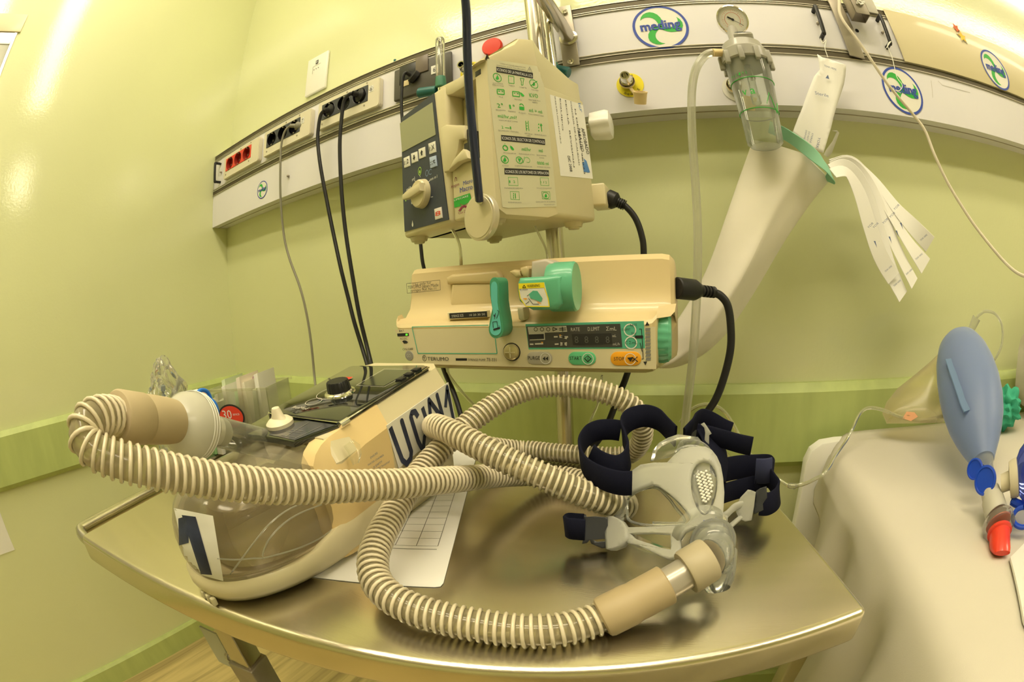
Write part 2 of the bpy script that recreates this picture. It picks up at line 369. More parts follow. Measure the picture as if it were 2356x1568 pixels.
# window corner at the upper left
wn = MB()
wn.box((LX, -1.15, 1.785), (LX + 0.006, -0.155, 1.848), 0.002)
obj('window_1', wn, cream_m, kind='structure', sharp=30)
w1 = bpy.data.objects['window_1']
f1 = MB(); f1.box((LX, -0.178, 0.90), (LX + 0.004, -0.166, 1.785), 0.001); f1.box((LX, -1.15, 1.745), (LX + 0.003, -0.178, 1.785), 0.001)
obj('window_frame', f1, alu_m, w1)
f2 = MB(); f2.box((LX, -1.15, 0.90), (LX + 0.001, -0.178, 1.745)); obj('pane', f2, mat('window_pane', (0.45, 0.46, 0.40), rough=0.15), w1)

# ceiling strip lights (they throw the long glare on the glossy paint)
for i, (x0, x1, y) in enumerate(LAMPS):
    lab = ['long ceiling light strip nearest the back wall, left one', 'long ceiling light strip nearest the back wall, right one', 'long ceiling light strip of the second row, left one', 'long ceiling light strip of the second row, right one'][i]
    t = thing('ceiling_light', lab, 'light', ((x0 + x1) / 2, y, CZ - 0.05), 'ceiling light strips')
    obj('housing', MB().box((x0 - 0.03, y - 0.10, CZ - 0.04), (x1 + 0.03, y + 0.10, CZ - 0.0005), 0.004), white_m, t)
    obj('diffuser', MB().box((x0, y - 0.075, CZ - 0.062), (x1, y + 0.075, CZ - 0.0405), 0.008), lamp_m, t)

# notice on the left wall
obj('wall_notice', MB().box((LX + 0.0005, -0.60, CAMZ - 0.455), (LX + 0.002, -0.172, CAMZ - 0.20)), paper_m, label='blank white paper notice stuck low on the green left wall', cat='notice')

# wall socket plate above the rail
t = thing('phone_socket', 'white wall plate with three pin holes above the equipment rail', 'socket', (-0.825, WY, CAMZ + 0.60))
obj('cover_plate', MB().box((-0.862, WY - 0.009, CAMZ + 0.575), (-0.782, WY - 0.0003, CAMZ + 0.698), 0.003), white_m, t)
SP = Plane((0, WY - 0.009, CAMZ), (1, 0, 0), UP)
mb = MB()
for k in (-1, 0, 1): mb.disc_uv(SP, -0.823 + k * 0.0085, 0.652, 0.0016)
mb.bar_uv(SP, -0.837, 0.664, -0.806, 0.664, 0.0008); mb.bar_uv(SP, -0.837, 0.664, -0.837, 0.640, 0.0008)
mb.shape_uv(SP, [(-0.827, 0.668), (-0.817, 0.668), (-0.817, 0.681), (-0.827, 0.681)])
obj('socket_marking', mb, black_p, t, recalc=False)
mb = MB(); mb.text_uv('8', SP, -0.8245, 0.671, 0.005, 0.008, n=0.001); obj('number_label', mb, white_p, t, recalc=False)

# ================================================================ BEDHEAD EQUIPMENT RAIL
rail = thing('equipment_rail', 'long cream wall rail unit with sockets, gas outlets and green-blue round logos', 'equipment rail', (0.4, WY, CAMZ + 0.284))
z0, z1 = CAMZ + 0.284, CAMZ + 0.515
XR = RX1 - 0.02
mb = MB(); mb.rings([[Vector((x, y, z)) for y, z in [(WY, z0), (RY, z0), (RY, z1), (RY + 0.012, z1 + 0.003), (WY, z1 + 0.003)]] for x in (LX + 0.0015, XR)])
obj('body', mb, rail_m, rail)
zm0, zm1 = CAMZ + 0.386, CAMZ + 0.396    # mid channel
mb = MB(); mb.box((LX + 0.002, RY - 0.0015, zm0), (XR, RY + 0.002, zm1)); mb.box((LX + 0.002, RY - 0.0015, z1 - 0.011), (XR, RY + 0.002, z1)); obj('channel', mb, chan_m, rail)
mb = MB()
for z in (zm0 - 0.002, zm1 + 0.0005, zm1 + 0.0065, z1 - 0.0135, z1 + 0.0002, z1 - 0.018): mb.box((LX + 0.002, RY - 0.0028, z), (XR, RY + 0.001, z + 0.0014))
obj('metal_edge', mb, alu_m, rail)
# cover seams of the upper panels
mb = MB()
for p in ((2029.6, 20),):
    u, v = RAIL.uv(*p); mb.bar_uv(RAIL, u + 0.002, zm1 + 0.008 - CAMZ, u + 0.002, z1 - CAMZ + 0.0, 0.0016, 0.0032)
obj('panel_seam', mb, chan_m, rail, recalc=False); mb = MB()
mb.bar_uv(RAIL, -1.2445, zm1 - CAMZ + 0.006, -1.2445, z1 - CAMZ - 0.012, 0.0015, 0.003)
u2, v2 = RAIL.uv(2079, 138)
obj('panel_seam', mb, chan_m, rail, recalc=False)
# right-hand cover sits proud of the rail
mb = MB(); ux = RAIL.uv(2055, 80)[0]; mb.box((ux, RY - 0.006, zm1 + 0.002), (ux + 0.72, RY - 0.0029, z1 + 0.004), 0.001)
obj('cover_panel', mb, cream_m, rail)
mb = MB()
mb.box((LX + 0.002, RY + 0.024, z0 - 0.0015), (XR, RY + 0.0252, z0)); obj('underside_seam', mb, gsteel_m, rail)

def socket_panel(u0, u1, du0, du1, v0, v1, mblk, mwell, number=None):
    # frame u0..u1, socket block du0..du1
    bz, bt = v0 + 0.023, v1 - 0.011
    def rr(a, b_, c, d, r, k=5): return [(x + r * math.cos(math.radians(q)), y + r * math.sin(math.radians(q))) for x, y, s0 in ((c - r, b_ + r, -90), (c - r, d - r, 0), (a + r, d - r, 90), (a + r, b_ + r, 180)) for q in [s0 + 90 * i / k for i in range(k + 1)]]
    hole_ = [(du0, bz), (du1, bz), (du1, bt), (du0, bt)]
    mb = MB(); mb.holed(rr(u0 + .002, v0 + .002, u1 - .002, v1 - .002, .006), [hole_], RAIL, 0.0115, 0.0130); mb.holed(rr(u0 + .0006, v0 + .0006, u1 - .0006, v1 - .0006, .007), [hole_], RAIL, 0.0100, 0.0118); mb.holed(rr(u0, v0, u1, v1, .008), [hole_], RAIL, 0.0005, 0.0105)
    fr_ = obj('socket_panel', mb, sockf_m, rail, recalc=False)
    n = 3; wd = (du1 - du0) / n
    circ = lambda c, d, r: [(c + r * math.cos(2 * math.pi * i / 28), d + r * math.sin(2 * math.pi * i / 28)) for i in range(28)]
    cv = (bz + bt) / 2
    mb = MB().holed([(du0 + .0003, bz + .0003), (du1 - .0003, bz + .0003), (du1 - .0003, bt - .0003), (du0 + .0003, bt - .0003)], [circ(du0 + wd * (k + .5), cv, .0196) for k in range(n)], RAIL, 0.009, 0.0142)
    obj('socket_block', mb, mblk, fr_, recalc=False)
    for k in range(n):
        cu = du0 + wd * (k + 0.5)
        mb = MB(); mb.lathe(RAIL.at(cu, cv, 0), RAIL.N, [(0.0146, 0.0197), (0.0152, 0.0190), (0.0146, 0.0180), (0.0012, 0.0172), (0.0010, 0.001)], 28, cap=False)
        s_ = obj('socket', mb, mwell, fr_, recalc=False)
        for e in (-1, 1): obj('socket_contact', MB().cyl(RAIL.at(cu + e * .0095, cv, .0012), RAIL.at(cu + e * .0095, cv, .0018), .0028, n=14), gsteel_m, fr_)
        for e in (-1, 1): obj('earth_clip', MB().box((cu - .0020, cv + e * .0165 - .0014, .003), (cu + .0020, cv + e * .0165 + .0014, .0146), 0, RAIL), gsteel_m, fr_)
    for (a, c) in ((du0 + 0.002, v0 + 0.013), ((u0 + u1) / 2, v1 - 0.006), (du1 - 0.01, v0 + 0.015), (du1 - 0.004, v1 - 0.005)):
        obj('screw', MB().cyl(RAIL.at(a, c, 0.0125), RAIL.at(a, c, 0.0140), 0.0022, n=12), gsteel_m, fr_)
    if number:
        obj('number_label', MB().box((du1 + 0.003, bt - 0.022, 0.0128), (du1 + 0.015, bt - 0.006, 0.0136), 0, RAIL), white_p, fr_)
        mb = MB(); mb.text_uv(number, RAIL, du1 + 0.0065, bt - 0.0185, 0.005, 0.009, n=0.0138)
        mb.ring_uv(RAIL, du1 + 0.009, bt - 0.014, 0.0052 * 1.2, 0.0075, 0.0006, 0.0139, 4, rot=0)
        obj('number', mb, black_p, fr_, recalc=False)
    return fr_
socket_panel(-1.166, -0.972, -1.152, -1.012, 0.411, 0.4845, red_m, redd_m)
socket_panel(-0.951, -0.757, -0.936, -0.797, 0.411, 0.4850, dgrey_m, hole_m, '7')
socket_panel(-0.7335, -0.545, -0.7185, -0.577, 0.411, 0.4860, dgrey_m, hole_m, '6')
# dark panel with plug and rocker switch
obj('switch_panel', MB().box((-0.511, 0.4095, 0.001), (-0.375, 0.487, 0.009), 0.003, RAIL), grey_m, rail)
sp_ = bpy.data.objects['switch_panel']; sp_.data.materials[0] = mat('charcoal_panel', (0.09, 0.085, 0.075), rough=0.45)
mb = MB(); a, b_ = RAIL.uv(978, 152); mb.box((a - 0.016, b_ - 0.020, 0.009), (a + 0.014, b_ + 0.022, 0.0115), 0.002, RAIL); obj('rocker_switch', mb, mat('brown_switch', (0.16, 0.13, 0.11), rough=0.3), sp_)
mb = MB(); a, b_ = RAIL.uv(938, 195); mb.box((a - 0.010, b_ - 0.007, 0.009), (a + 0.010, b_ + 0.006, 0.0105), 0, RAIL); obj('switch_label', mb, mat('manila_label', (0.75, 0.62, 0.38), rough=0.6), sp_)
mb = MB(); a, b_ = RAIL.uv(940, 175); mb.box((a - 0.016, b_ - 0.022, 0.009), (a + 0.026, b_ + 0.024, 0.0102), 0.001, RAIL); obj('socket_well', mb, hole_m, sp_)
mb = MB(); a, b_ = RAIL.uv(1005, 164); mb.box((a - 0.007, b_ - 0.010, 0.009), (a + 0.009, b_ + 0.010, 0.0102), 0, RAIL); obj('number_label', mb, white_p, sp_)
mb = MB(); mb.text_uv('6', RAIL, a - 0.002, b_ - 0.006, 0.005, 0.011, n=0.0104); obj('number', mb, black_p, sp_, recalc=False)
# round red call button
u, v = RAIL.uv(1137, 112)
obj('alarm_button', MB().lathe(RAIL.at(u, v, 0.001), RAIL.N, [(0, 0.0150), (0.003, 0.0150), (0.004, 0.0200), (0.009, 0.0205), (0.012, 0.0185), (0.0125, 0.001)], 36), red_m, rail)
# handles
def handle(p_top, p_bot, off):
    u0, v0 = RAIL.uv(*p_top); u1, v1 = RAIL.uv(*p_bot)
    h = 0.022
    pts = [RAIL.at(u0, v0, off), RAIL.at(u0, v0, h * 0.8), RAIL.at(u0 + (u1 - u0) * 0.06, v0 + (v1 - v0) * 0.06, h), RAIL.at(u0 + (u1 - u0) * 0.94, v0 + (v1 - v0) * 0.94, h), RAIL.at(u1, v1, h * 0.8), RAIL.at(u1, v1, off)]
    obj('pull_handle', MB().tube(pts, 0.0042, 10, smooth=4), black_m, rail)
handle((508, 377), (507, 419), 0.0)
handle((1871, 28), (1890, 88), 0.0)
handle((2018, 48), (2040, 110), 0.0)
for p in ((665, 405), (510, 396), (1881, 55), (2030, 76)):
    u, v = RAIL.uv(*p); obj('lock_screw', MB().lathe(RAIL.at(u, v, 0.0), RAIL.N, [(0, 0.003), (0.006, 0.003), (0.007, 0.0015)], 12), gsteel_m, rail)

# logos: blue ring, three green blades, lettering
BL_OUT = [(-.72, .38), (-.66, .56), (-.55, .69), (-.42, .76), (-.28, .78), (-.14, .73), (-.01, .62), (.08, .46), (.12, .30), (.12, .14), (.07, -.01)]
BL_IN = [(-.72, .38), (-.63, .47), (-.53, .515), (-.42, .52), (-.32, .50), (-.23, .45), (-.15, .37), (-.10, .27), (-.07, .17), (-.05, .08), (-.01, -.03)]
def blade_pts(S, ang):
    ca, sa = math.cos(ang), math.sin(ang)
    return [(S * (x * ca - y * sa), S * (x * sa + y * ca)) for x, y in BL_OUT + BL_IN[::-1]]
def logo(u, v, S, pl, n, parent, rot=0.0, sq=1.0):
    k = MB(); k.disc_uv(pl, u, v, S * 0.98, n=n, k=48); base = obj('logo', k, label_m, parent, recalc=False)
    k = MB(); k.ring_uv(pl, u, v, S, S, S * 0.10, n + 0.0003, 48); obj('logo_ring', k, blue_p, base, recalc=False)
    k = MB()
    for j in range(3):
        a = math.radians(j * 120) + rot
        pts = blade_pts(S * 0.98, a)
        # triangulate the curved blade as a strip
        n_ = len(pts) // 2
        for i in range(n_ - 1):
            q = [pts[i], pts[i + 1], pts[-2 - i], pts[-1 - i]]
            k.shape_uv(pl, [(u + x, v + y) for x, y in q], n + 0.0004)
    obj('logo_blades', k, green_p, base, recalc=False)
    k = MB()
    for dx in (0, 0.02, 0.04): k.text_uv('meding', pl, u - 0.76 * S + dx * S, v - 0.16 * S, 1.50 * S, 0.46 * S, 0.02, n + 0.0006 + dx * 0.01)
    obj('logo_lettering', k, blue_p, base, recalc=False)
def logo_px(cx, cy, lx, rx, ly, ry, n=0.0008, pl=RAIL):
    u, v = pl.uv(cx, cy); a, _ = pl.uv(lx, ly); b2, _ = pl.uv(rx, ry); logo((a + b2) / 2, v, abs(b2 - a) / 2, pl, n, rail)
logo_px(1519, 62, 1458, 1582, 63, 63)
logo_px(604, 436, 593, 615, 440, 432)
RAILC = Plane((0, RY - 0.006, CAMZ), (1, 0, 0), (0, 0, 1))
logo_px(2076, 208, 2030, 2123, 190, 232)
logo_px(2291, 161, 2259, 2321, 142, 185, pl=RAILC)
mb = MB()   # scuffs on the lower panel
for a, c in (((2158, 186), (2168, 196)), ((2168, 196), (2205, 206)), ((2205, 206), (2232, 213)), ((2260, 205), (2290, 218)), ((2142, 185), (2146, 225)), ((2320, 180), (2328, 184))): mb.bar(RAIL, a, c, 0.0008, 0.0006)
obj('scuff_mark', mb, mat('scuff', (0.45, 0.42, 0.36), rough=0.7), rail, recalc=False)

# gas outlets
def gas_outlet(px, py, yellow, cap):
    u, v = RAIL.uv(px, py)
    k = MB(); k.lathe(RAIL.at(u, v, 0.0005), RAIL.N, [(0, 0.0228), (0.0012, 0.0228)], 36); d_ = obj('gas_outlet', k, yellow_p if yellow else label_m, rail)
    if yellow:
        k = MB()
        for i, ch in enumerate('meding'):
            a = math.radians(-128 + i * 18); R_ = 0.0175
            k.text_uv(ch, RAIL, u + R_ * math.cos(a) - 0.0018, v + R_ * math.sin(a) - 0.0022, 0.0040, 0.0052, a + math.pi / 2, 0.0022)
        k.text_uv('n', RAIL, u + 0.004, v + 0.0155, 0.0036, 0.005, 0.3, 0.0022)
        obj('outlet_lettering', k, black_p, d_, recalc=False)
    k = MB(); O = RAIL.at(u - 0.003, v + 0.002, 0.001)
    k.lathe(O, RAIL.N, [(0, 0.0125), (0.010, 0.0125), (0.011, 0.0108), (0.020, 0.0108), (0.022, 0.009), (0.026, 0.009), (0.028, 0.0078), (0.036, 0.0078), (0.036, 0.0055), (0.012, 0.0050), (0.012, 0.0005)], 28)
    obj('outlet_nozzle', k, chrome_m, d_)
    if cap:
        k = MB(); a = RAIL.at(u, v - 0.010, 0.012); c0 = RAIL.at(u + 0.012, v - 0.034, 0.020)
        k.lathe(O + RAIL.N * 0.010, RAIL.N, [(0, 0.0132), (0.003, 0.0132), (0.003, 0.0128), (0, 0.0128)], 24)
        k.ribbon([a, RAIL.at(u + 0.004, v - 0.020, 0.017), c0], (1, 0, 0), 0.006, 0.0018, 4)
        c1 = c0 + Vector((0.002, -0.002, -0.003))
        k.lathe(c1, Vector((0.15, -0.45, 0.75)), [(-0.009, 0.0096), (0.009, 0.0112), (0.010, 0.0120), (0.012, 0.0120), (0.012, 0.0090), (-0.006, 0.0080), (-0.006, 0.0005)], 28)
        obj('outlet_cap', k, mat('ivory_cap', (0.80, 0.62, 0.33), rough=0.5), d_)
gas_outlet(1450, 196, True, True)
gas_outlet(1692, 205, False, True)
gas_outlet(1085, 166, True, False)

# vacuum top nozzle behind the rail
t = thing('hose_nozzle', 'small teal hose nozzle poking up behind the rail top, above the dark switch panel', 'nozzle', P(909, 150, y=0.73))
a = P(908, 150, y=0.73); obj('barb', MB().lathe(a, UP, [(-0.012, 0.006), (0.0, 0.006), (0.001, 0.003), (0.005, 0.0036), (0.006, 0.0028), (0.010, 0.0034), (0.011, 0.0026), (0.016, 0.003), (0.017, 0.0015)], 16), teal_m, t)

# metal brackets
def bracket1():
    t = thing('pole_bracket', 'steel wall bracket with a round arm, clamped over the rail beside the pole', 'bracket', RAIL.hit(1318, 150))
    u0 = RAIL.uv(1298, 152)[0]; u1 = RAIL.uv(1337, 155)[0]; v0 = RAIL.uv(1318, 155)[1]; v1 = RAIL.uv(1303, 18)[1]
    k = MB().box((u0, v0, 0.0045), (u1, v1, 0.0085), 0.001, RAIL); k.box((u0 + 0.004, v1 - 0.004, -0.03), (u1 - 0.004, v1, 0.0045), 0, RAIL); obj('plate', k, gsteel_m, t)
    A = RAIL.hit(1309, 88, 0.0085); B = A + Vector((0, -0.20, 0.0))
    k = MB().cyl(A, B, 0.0125); k.lathe(A, Vector((0, -1, 0)), [(0, 0.0165), (0.004, 0.0165), (0.006, 0.0125)], 28); obj('arm', k, tube_m, t)
    for p in ((1314, 143), (1300, 28)):
        O = RAIL.hit(*p, 0.0085); obj('screw', MB().lathe(O, RAIL.N, [(0, 0.0055), (0.004, 0.0055), (0.004, 0.003), (0.001, 0.003), (0.001, 0.0003)], 20), chrome_m, t)
bracket1()
def bracket2():
    t = thing('tube_holder_bracket', 'dull steel bracket with an open square tube and paper wad, between the black handles', 'bracket', RAIL.hit(1970, 135))
    uv = RAIL.uv
    q = [uv(1953, 131), uv(1987, 139), uv(1968, 66), uv(1940, 20), uv(1925, -40), uv(1905, -40)]
    k = MB().prism([q[0], q[1], (q[1][0] + 0.0, q[2][1]), (q[0][0] + 0.022, q[3][1] + 0.09), (q[0][0], q[3][1] + 0.09)], RAIL, 0.005, 0.009, 0.0008)
    obj('plate', k, gsteel_m, t)
    a, v = uv(1971, 76); k = MB().cyl(RAIL.at(a - 0.002, v, 0.0088), RAIL.at(a - 0.002, v, 0.0096), 0.004, n=16); obj('bolt_hole', k, hole_m, t)
    c0, z_ = uv(1972, 58); k = MB(); s_ = 0.0165; th = 0.0015
    for (x0, x1, n0, n1) in ((-s_, -s_ + th, 0, 2 * s_), (s_ - th, s_, 0, 2 * s_), (-s_, s_, 0, th), (-s_, s_, 2 * s_ - th, 2 * s_)):
        k.box((c0 + x0, z_, 0.012 + n0), (c0 + x1, z_ + 0.052, 0.012 + n1), 0.0004, RAIL)
    obj('square_tube', k, gsteel_m, t)
    k = MB()
    for i in range(7):
        a_ = i * 0.9; O = RAIL.at(c0 + 0.004 + 0.003 * math.cos(a_), z_ + 0.027 + 0.004 * math.sin(a_ * 1.3), 0.012 + 2 * s_ + 0.003)
        k.tube([O + Vector((0.007 * math.cos(a_ + j * 1.1), -0.002 * math.sin(j + i), 0.006 * math.sin(a_ * 1.7 + j * 1.1))) for j in range(5)], 0.0016, 6, smooth=4)
    obj('paper_wad', k, label_m, t)
    a0, va = uv(1998, 32); k = MB().box((a0 - 0.008, va, 0.004), (a0 + 0.024, va + 0.06, 0.0075), 0.001, RAIL); obj('back_plate', k, lgrey_m, t)
bracket2()

# star ornament (plain little stars stuck on the rail)
t = thing('star_sticker', 'small yellow star under a red one, stuck on the rail top by the glare', 'sticker', RAILC.hit(2215, 90))
def star(mb, pl, u, v, R_, n, r2=0.45, rot=0.0):
    pts = []
    for i in range(10):
        a = rot + math.pi / 2 + i * math.pi / 5; q = R_ if i % 2 == 0 else R_ * r2
        pts.append((u + q * math.cos(a), v + q * math.sin(a)))
    mb.prism(pts, pl, n, n + 0.0012, 0.0)
u, v = RAILC.uv(2213, 86); k = MB(); star(k, RAILC, u, v, 0.0170, 0.0008); obj('white_star', k, label_m, t)
k = MB(); star(k, RAILC, u, v, 0.0138, 0.0022); obj('yellow_star', k, mat('star_yellow', (0.85, 0.55, 0.02), rough=0.5), t)
u, v = RAILC.uv(2199, 65); k = MB(); star(k, RAILC, u, v, 0.0115, 0.0012, 0.55, 0.4); obj('red_star', k, mat('star_red', (0.65, 0.12, 0.02), rough=0.5), t)

# hanging strings on the two right handles
k = MB().tube([P(*p, y=0.662) for p in ((1888, 88), (1893, 100), (1901, 92), (1898, 110), (1905, 132))], 0.0008, 6, smooth=5)
obj('string', k, white_m, label='thin white string from the left black handle to the sterile pouch', cat='string')
k = MB().tube([P(*p, y=0.655) for p in ((2038, 112), (2050, 95), (2042, 105), (2052, 130), (2058, 155), (2064, 178), (2076, 196), (2070, 208), (2060, 207), (2072, 214))], 0.0008, 6, smooth=5)
obj('string', k, white_m, label='thin white string dangling from the right black handle over the logo', cat='string')
# cream cord from above
k = MB().tube([P(*p, y=yy) for p, yy in (((1932, -60), 0.63), ((1931, 0), 0.63), ((1936, 40), 0.63), ((1975, 95), 0.63), ((2040, 190), 0.64), ((2100, 262), 0.65), ((2128, 300), 0.65), ((2152, 360), 0.65), ((2186, 430), 0.65), ((2240, 515), 0.64), ((2300, 590), 0.62), ((2345, 630), 0.6), ((2390, 640), 0.6))], 0.0032, 10, smooth=8)
obj('cord', k, mat('cream_cord', (0.72, 0.66, 0.55), rough=0.5), label='cream cord running down from the top right across the logo to the wall edge', cat='cord')

# ================================================================ POLE, FLOWMETERS, STETHOSCOPE
PX, PY = -0.182, 0.612
t = thing('drip_stand_pole', 'tall steel pole carrying both pumps, rising in front of the wall rail', 'pole', (PX, PY, 0.0))
k = MB().cyl((PX, PY, 0.03), (PX, PY, 1.78), 0.0125, n=28); obj('upright', k, tube_m, t)
k = MB().cyl((PX + 0.0200, PY + 0.004, 1.16), (PX + 0.0200, PY + 0.004, 1.78), 0.0065, n=16); obj('side_rod', k, chrome_m, t)
k = MB().tube([Vector((PX, PY, 1.74)), Vector((PX, PY - .03, 1.735)), Vector((PX, PY - .05, 1.75))], .004, 10, smooth=4); obj('hook', k, chrome_m, t)
k = MB()
for i in range(5):
    a = i * 2 * math.pi / 5; k.tube([Vector((PX, PY, 0.07)), Vector((PX + 0.05 * math.cos(a), PY - abs(0.05 * math.sin(a)), 0.06)), Vector((PX + 0.20 * math.cos(a), min(PY + 0.20 * math.sin(a), 0.70), 0.035))], 0.011, 10, smooth=4)
obj('base', k, tube_m, t)

def flowmeter(p_top, p_bot, y, kn0, kn1, lab):
    t = thing('flowmeter', lab, 'flowmeter', P(*p_bot, y=y), 'oxygen flowmeters')
    B = P(*p_bot, y=y); r = 0.0092
    top = P(*p_top, y=y); H = (top.z - B.z)
    k = MB(); k.lathe(B, UP, [(0.006, r), (H - 0.004, r), (H, r * 0.85), (H, r * 0.5), (H - 0.004, r * 0.5)], 28, cap=False); obj('gauge_tube', k, clear_m, t)
    k = MB(); k.lathe(B, UP, [(0.006, 0.0022), (H * 0.5, 0.0032), (H - 0.012, 0.0042), (H - 0.012, 0.001)], 16); obj('inner_tube', k, clear_m, t)
    k = MB(); k.lathe(B, UP, [(H - 0.008, 0.0035), (H - 0.003, 0.0035)], 12); obj('float', k, gsteel_m, t)
    k = MB(); k.lathe(B, UP, [(-0.012, 0.009), (-0.010, 0.0105), (0.0, 0.0105), (0.008, 0.0100), (0.012, 0.0096)], 24); obj('base_ring', k, mat('green_ring', (0.05, 0.20, 0.13), rough=0.4), t)
    A, B2 = P(*kn0, y=y), P(*kn1, y=y)
    k = MB(); d = B2 - A; L = d.length
    k.lathe(A, d, [(0, 0.0085), (0.001, 0.0100), (L - 0.002, 0.0105), (L, 0.0090)], 18); obj('control_knob', k, teal_m, t)
    k = MB(); k.cyl(B + Vector((0, 0, -0.012)), B + Vector((0, 0, -0.03)), 0.007); k.cyl(B + Vector((0, 0, -0.02)), Vector((B.x, RY + 0.001, B.z - 0.02)), 0.006); obj('body', k, chrome_m, t)
flowmeter((1027, 84), (1014, 190), 0.655, (1006, 208), (964, 214), 'clear flowmeter tube with teal knob, standing left of the infusion pump')
flowmeter((1248, -20), (1272, 160), 0.655, (1276, 160), (1309, 168), 'clear flowmeter tube with teal knob, between steel pole and bracket')

t = thing('stethoscope', 'navy stethoscope tube with cream chestpiece hanging before the infusion pump', 'stethoscope', P(1108, 500, d=0.42))
pts = [Vector((PX + .004, PY - .016, 1.735)), Vector((PX + .002, PY - .03, 1.742)), P(1050, -300, d=.50)] + [P(*p, d=dd) for p, dd in (((1062, -120), 0.445), ((1067, -40), 0.43), ((1073, 30), 0.42), ((1075, 120), 0.415), ((1080, 220), 0.41), ((1087, 300), 0.405), ((1095, 380), 0.405), ((1101, 440), 0.41), ((1103, 460), 0.415))]
obj('tubing', MB().tube(pts, 0.0040, 14, smooth=8), navyt_m, t)
O = P(1106, 499, d=0.425)
ax = (P(1106, 499, d=0.425) - Vector((0, 0, CAMZ))).normalized()
side = ax.cross(UP).normalized()
nrm = (-ax * 0.62 - side * 0.74 + UP * 0.12).normalized()
obj('chestpiece', MB().lathe(O - nrm * 0.004, nrm, [(-0.003, 0.010), (-0.003, 0.018), (0.0, 0.0222), (0.0055, 0.0228), (0.0065, 0.0222), (0.0068, 0.0205)], 48), mat('chest_rim', (0.66, 0.60, 0.46), rough=0.3, metal=0.5), t)
obj('diaphragm', MB().lathe(O + nrm * 0.0027, nrm, [(0.0, 0.0206), (0.0006, 0.0200), (0.0010, 0.001)], 48), cream_m, t)
obj('stem', MB().tube([O + UP * 0.017 - nrm * 0.004, P(1103, 462, d=0.416)], 0.0032, 12), chrome_m, t)

# ================================================================ INFUSION PUMP
fdir = Vector((0.203, -0.0977, 0)).normalized(); gdir = Vector((-fdir.y, fdir.x, 0))
PLO = Vector((-0.369, 0.511, CAMZ + 0.087)); PW, PD, PH = 0.2032, 0.172, 0.190
FR = Plane(PLO, fdir, UP); SD = Plane(PLO + fdir * PW, gdir, UP)
BX = lambda a0, a1, b0, b1, h0, h1: ((a0, h0, -b1), (a1, h1, -b0))     # box in FR coordinates: a, h, depth b
pump = thing('infusion_pump', 'tall cream infusion pump with green icon chart, mounted on the pole', 'infusion pump', PLO + fdir * PW / 2 + gdir * PD / 2)
def fbox(name, a0, a1, b0, b1, h0, h1, m_, bev=0.003, parent=None):
    p0, p1 = BX(a0, a1, b0, b1, h0, h1); return obj(name, MB().box(p0, p1, bev, FR), m_, parent or pump)
aS = FR.uv(1040, 515)[0]; aD = FR.uv(1118, 330)[0] - 0.004; bI = SD.uv(1264, 330)[0]
fbox('body', 0.004, PW - 0.001, 0.030, PD, 0.0, PH - 0.012, creamd_m, 0.006)
fbox('control_block', 0.0, aS, 0.0, 0.05, 0.0, PH, cream_m, 0.006)
fbox('cassette_block', aS + 0.0006, aD + 0.004, 0.003, 0.040, 0.002, 0.098, cream_m, 0.003)
fbox('cassette_recess', aS + 0.0006, aD, 0.024, 0.045, 0.098, PH - 0.02, creamd_m, 0.003)
mb = MB(); q = [FR.uv(*p) for p in ((1008, 200), (1052, 178), (1107, 137), (1115, 150), (1100, 176), (1056, 205), (1038, 216), (1012, 222))]
mb.prism(q, FR, -0.048, -0.001, 0.003); obj('carry_handle', mb, cream_m, pump)
# door with icon sheet
q = [SD.uv(*p) for p in ((1108, 136), (1118, 133), (1243, 165), (1284, 492), (1262, 500), (1165, 493), (1158, 484))]
q[0] = (0.0, PH + 0.001); q[-1] = (0.0, 0.004)
mb = MB().prism(q, SD, -0.022, 0.0, 0.0035); obj('door', mb, cream_m, pump)
door = bpy.data.objects['door']
fbox('door_latch', aD - 0.004, PW - 0.022, 0.006, 0.03, 0.045, PH - 0.03, cream_m, 0.005)
fbox('cassette_slot', aD - 0.012, PW - 0.021, 0.010, 0.032, 0.006, 0.046, black_m, 0.001)
fbox('handle_gap', aD - 0.008, PW - 0.012, -0.0003, 0.02, PH - 0.020, PH - 0.012, black_m, 0.0005)
# rear shell following the sloping top
q = [SD.uv(*p) for p in ((1245, 167), (1198, 87), (1230, 90), (1250, 122), (1314, 180), (1334, 192), (1369, 480), (1362, 488), (1286, 491))]
mb = MB().prism([q[0], (SD.uv(1195, 88)[0], q[1][1]), q[2], q[3], q[4], q[5], q[6], q[7], q[8]], SD, -0.070, -0.0015, 0.004); obj('rear_shell', mb, creamd_m, pump)
q = [SD.uv(*p) for p in ((1110, 136), (1185, 100), (1196, 87), (1228, 90), (1244, 166), (1180, 150))]
mb = MB().prism([(q[0][0], q[0][1]), q[1], q[2], q[3], q[4], q[5]], SD, -0.030, -0.001, 0.003); obj('top_hump', mb, cream_m, pump)
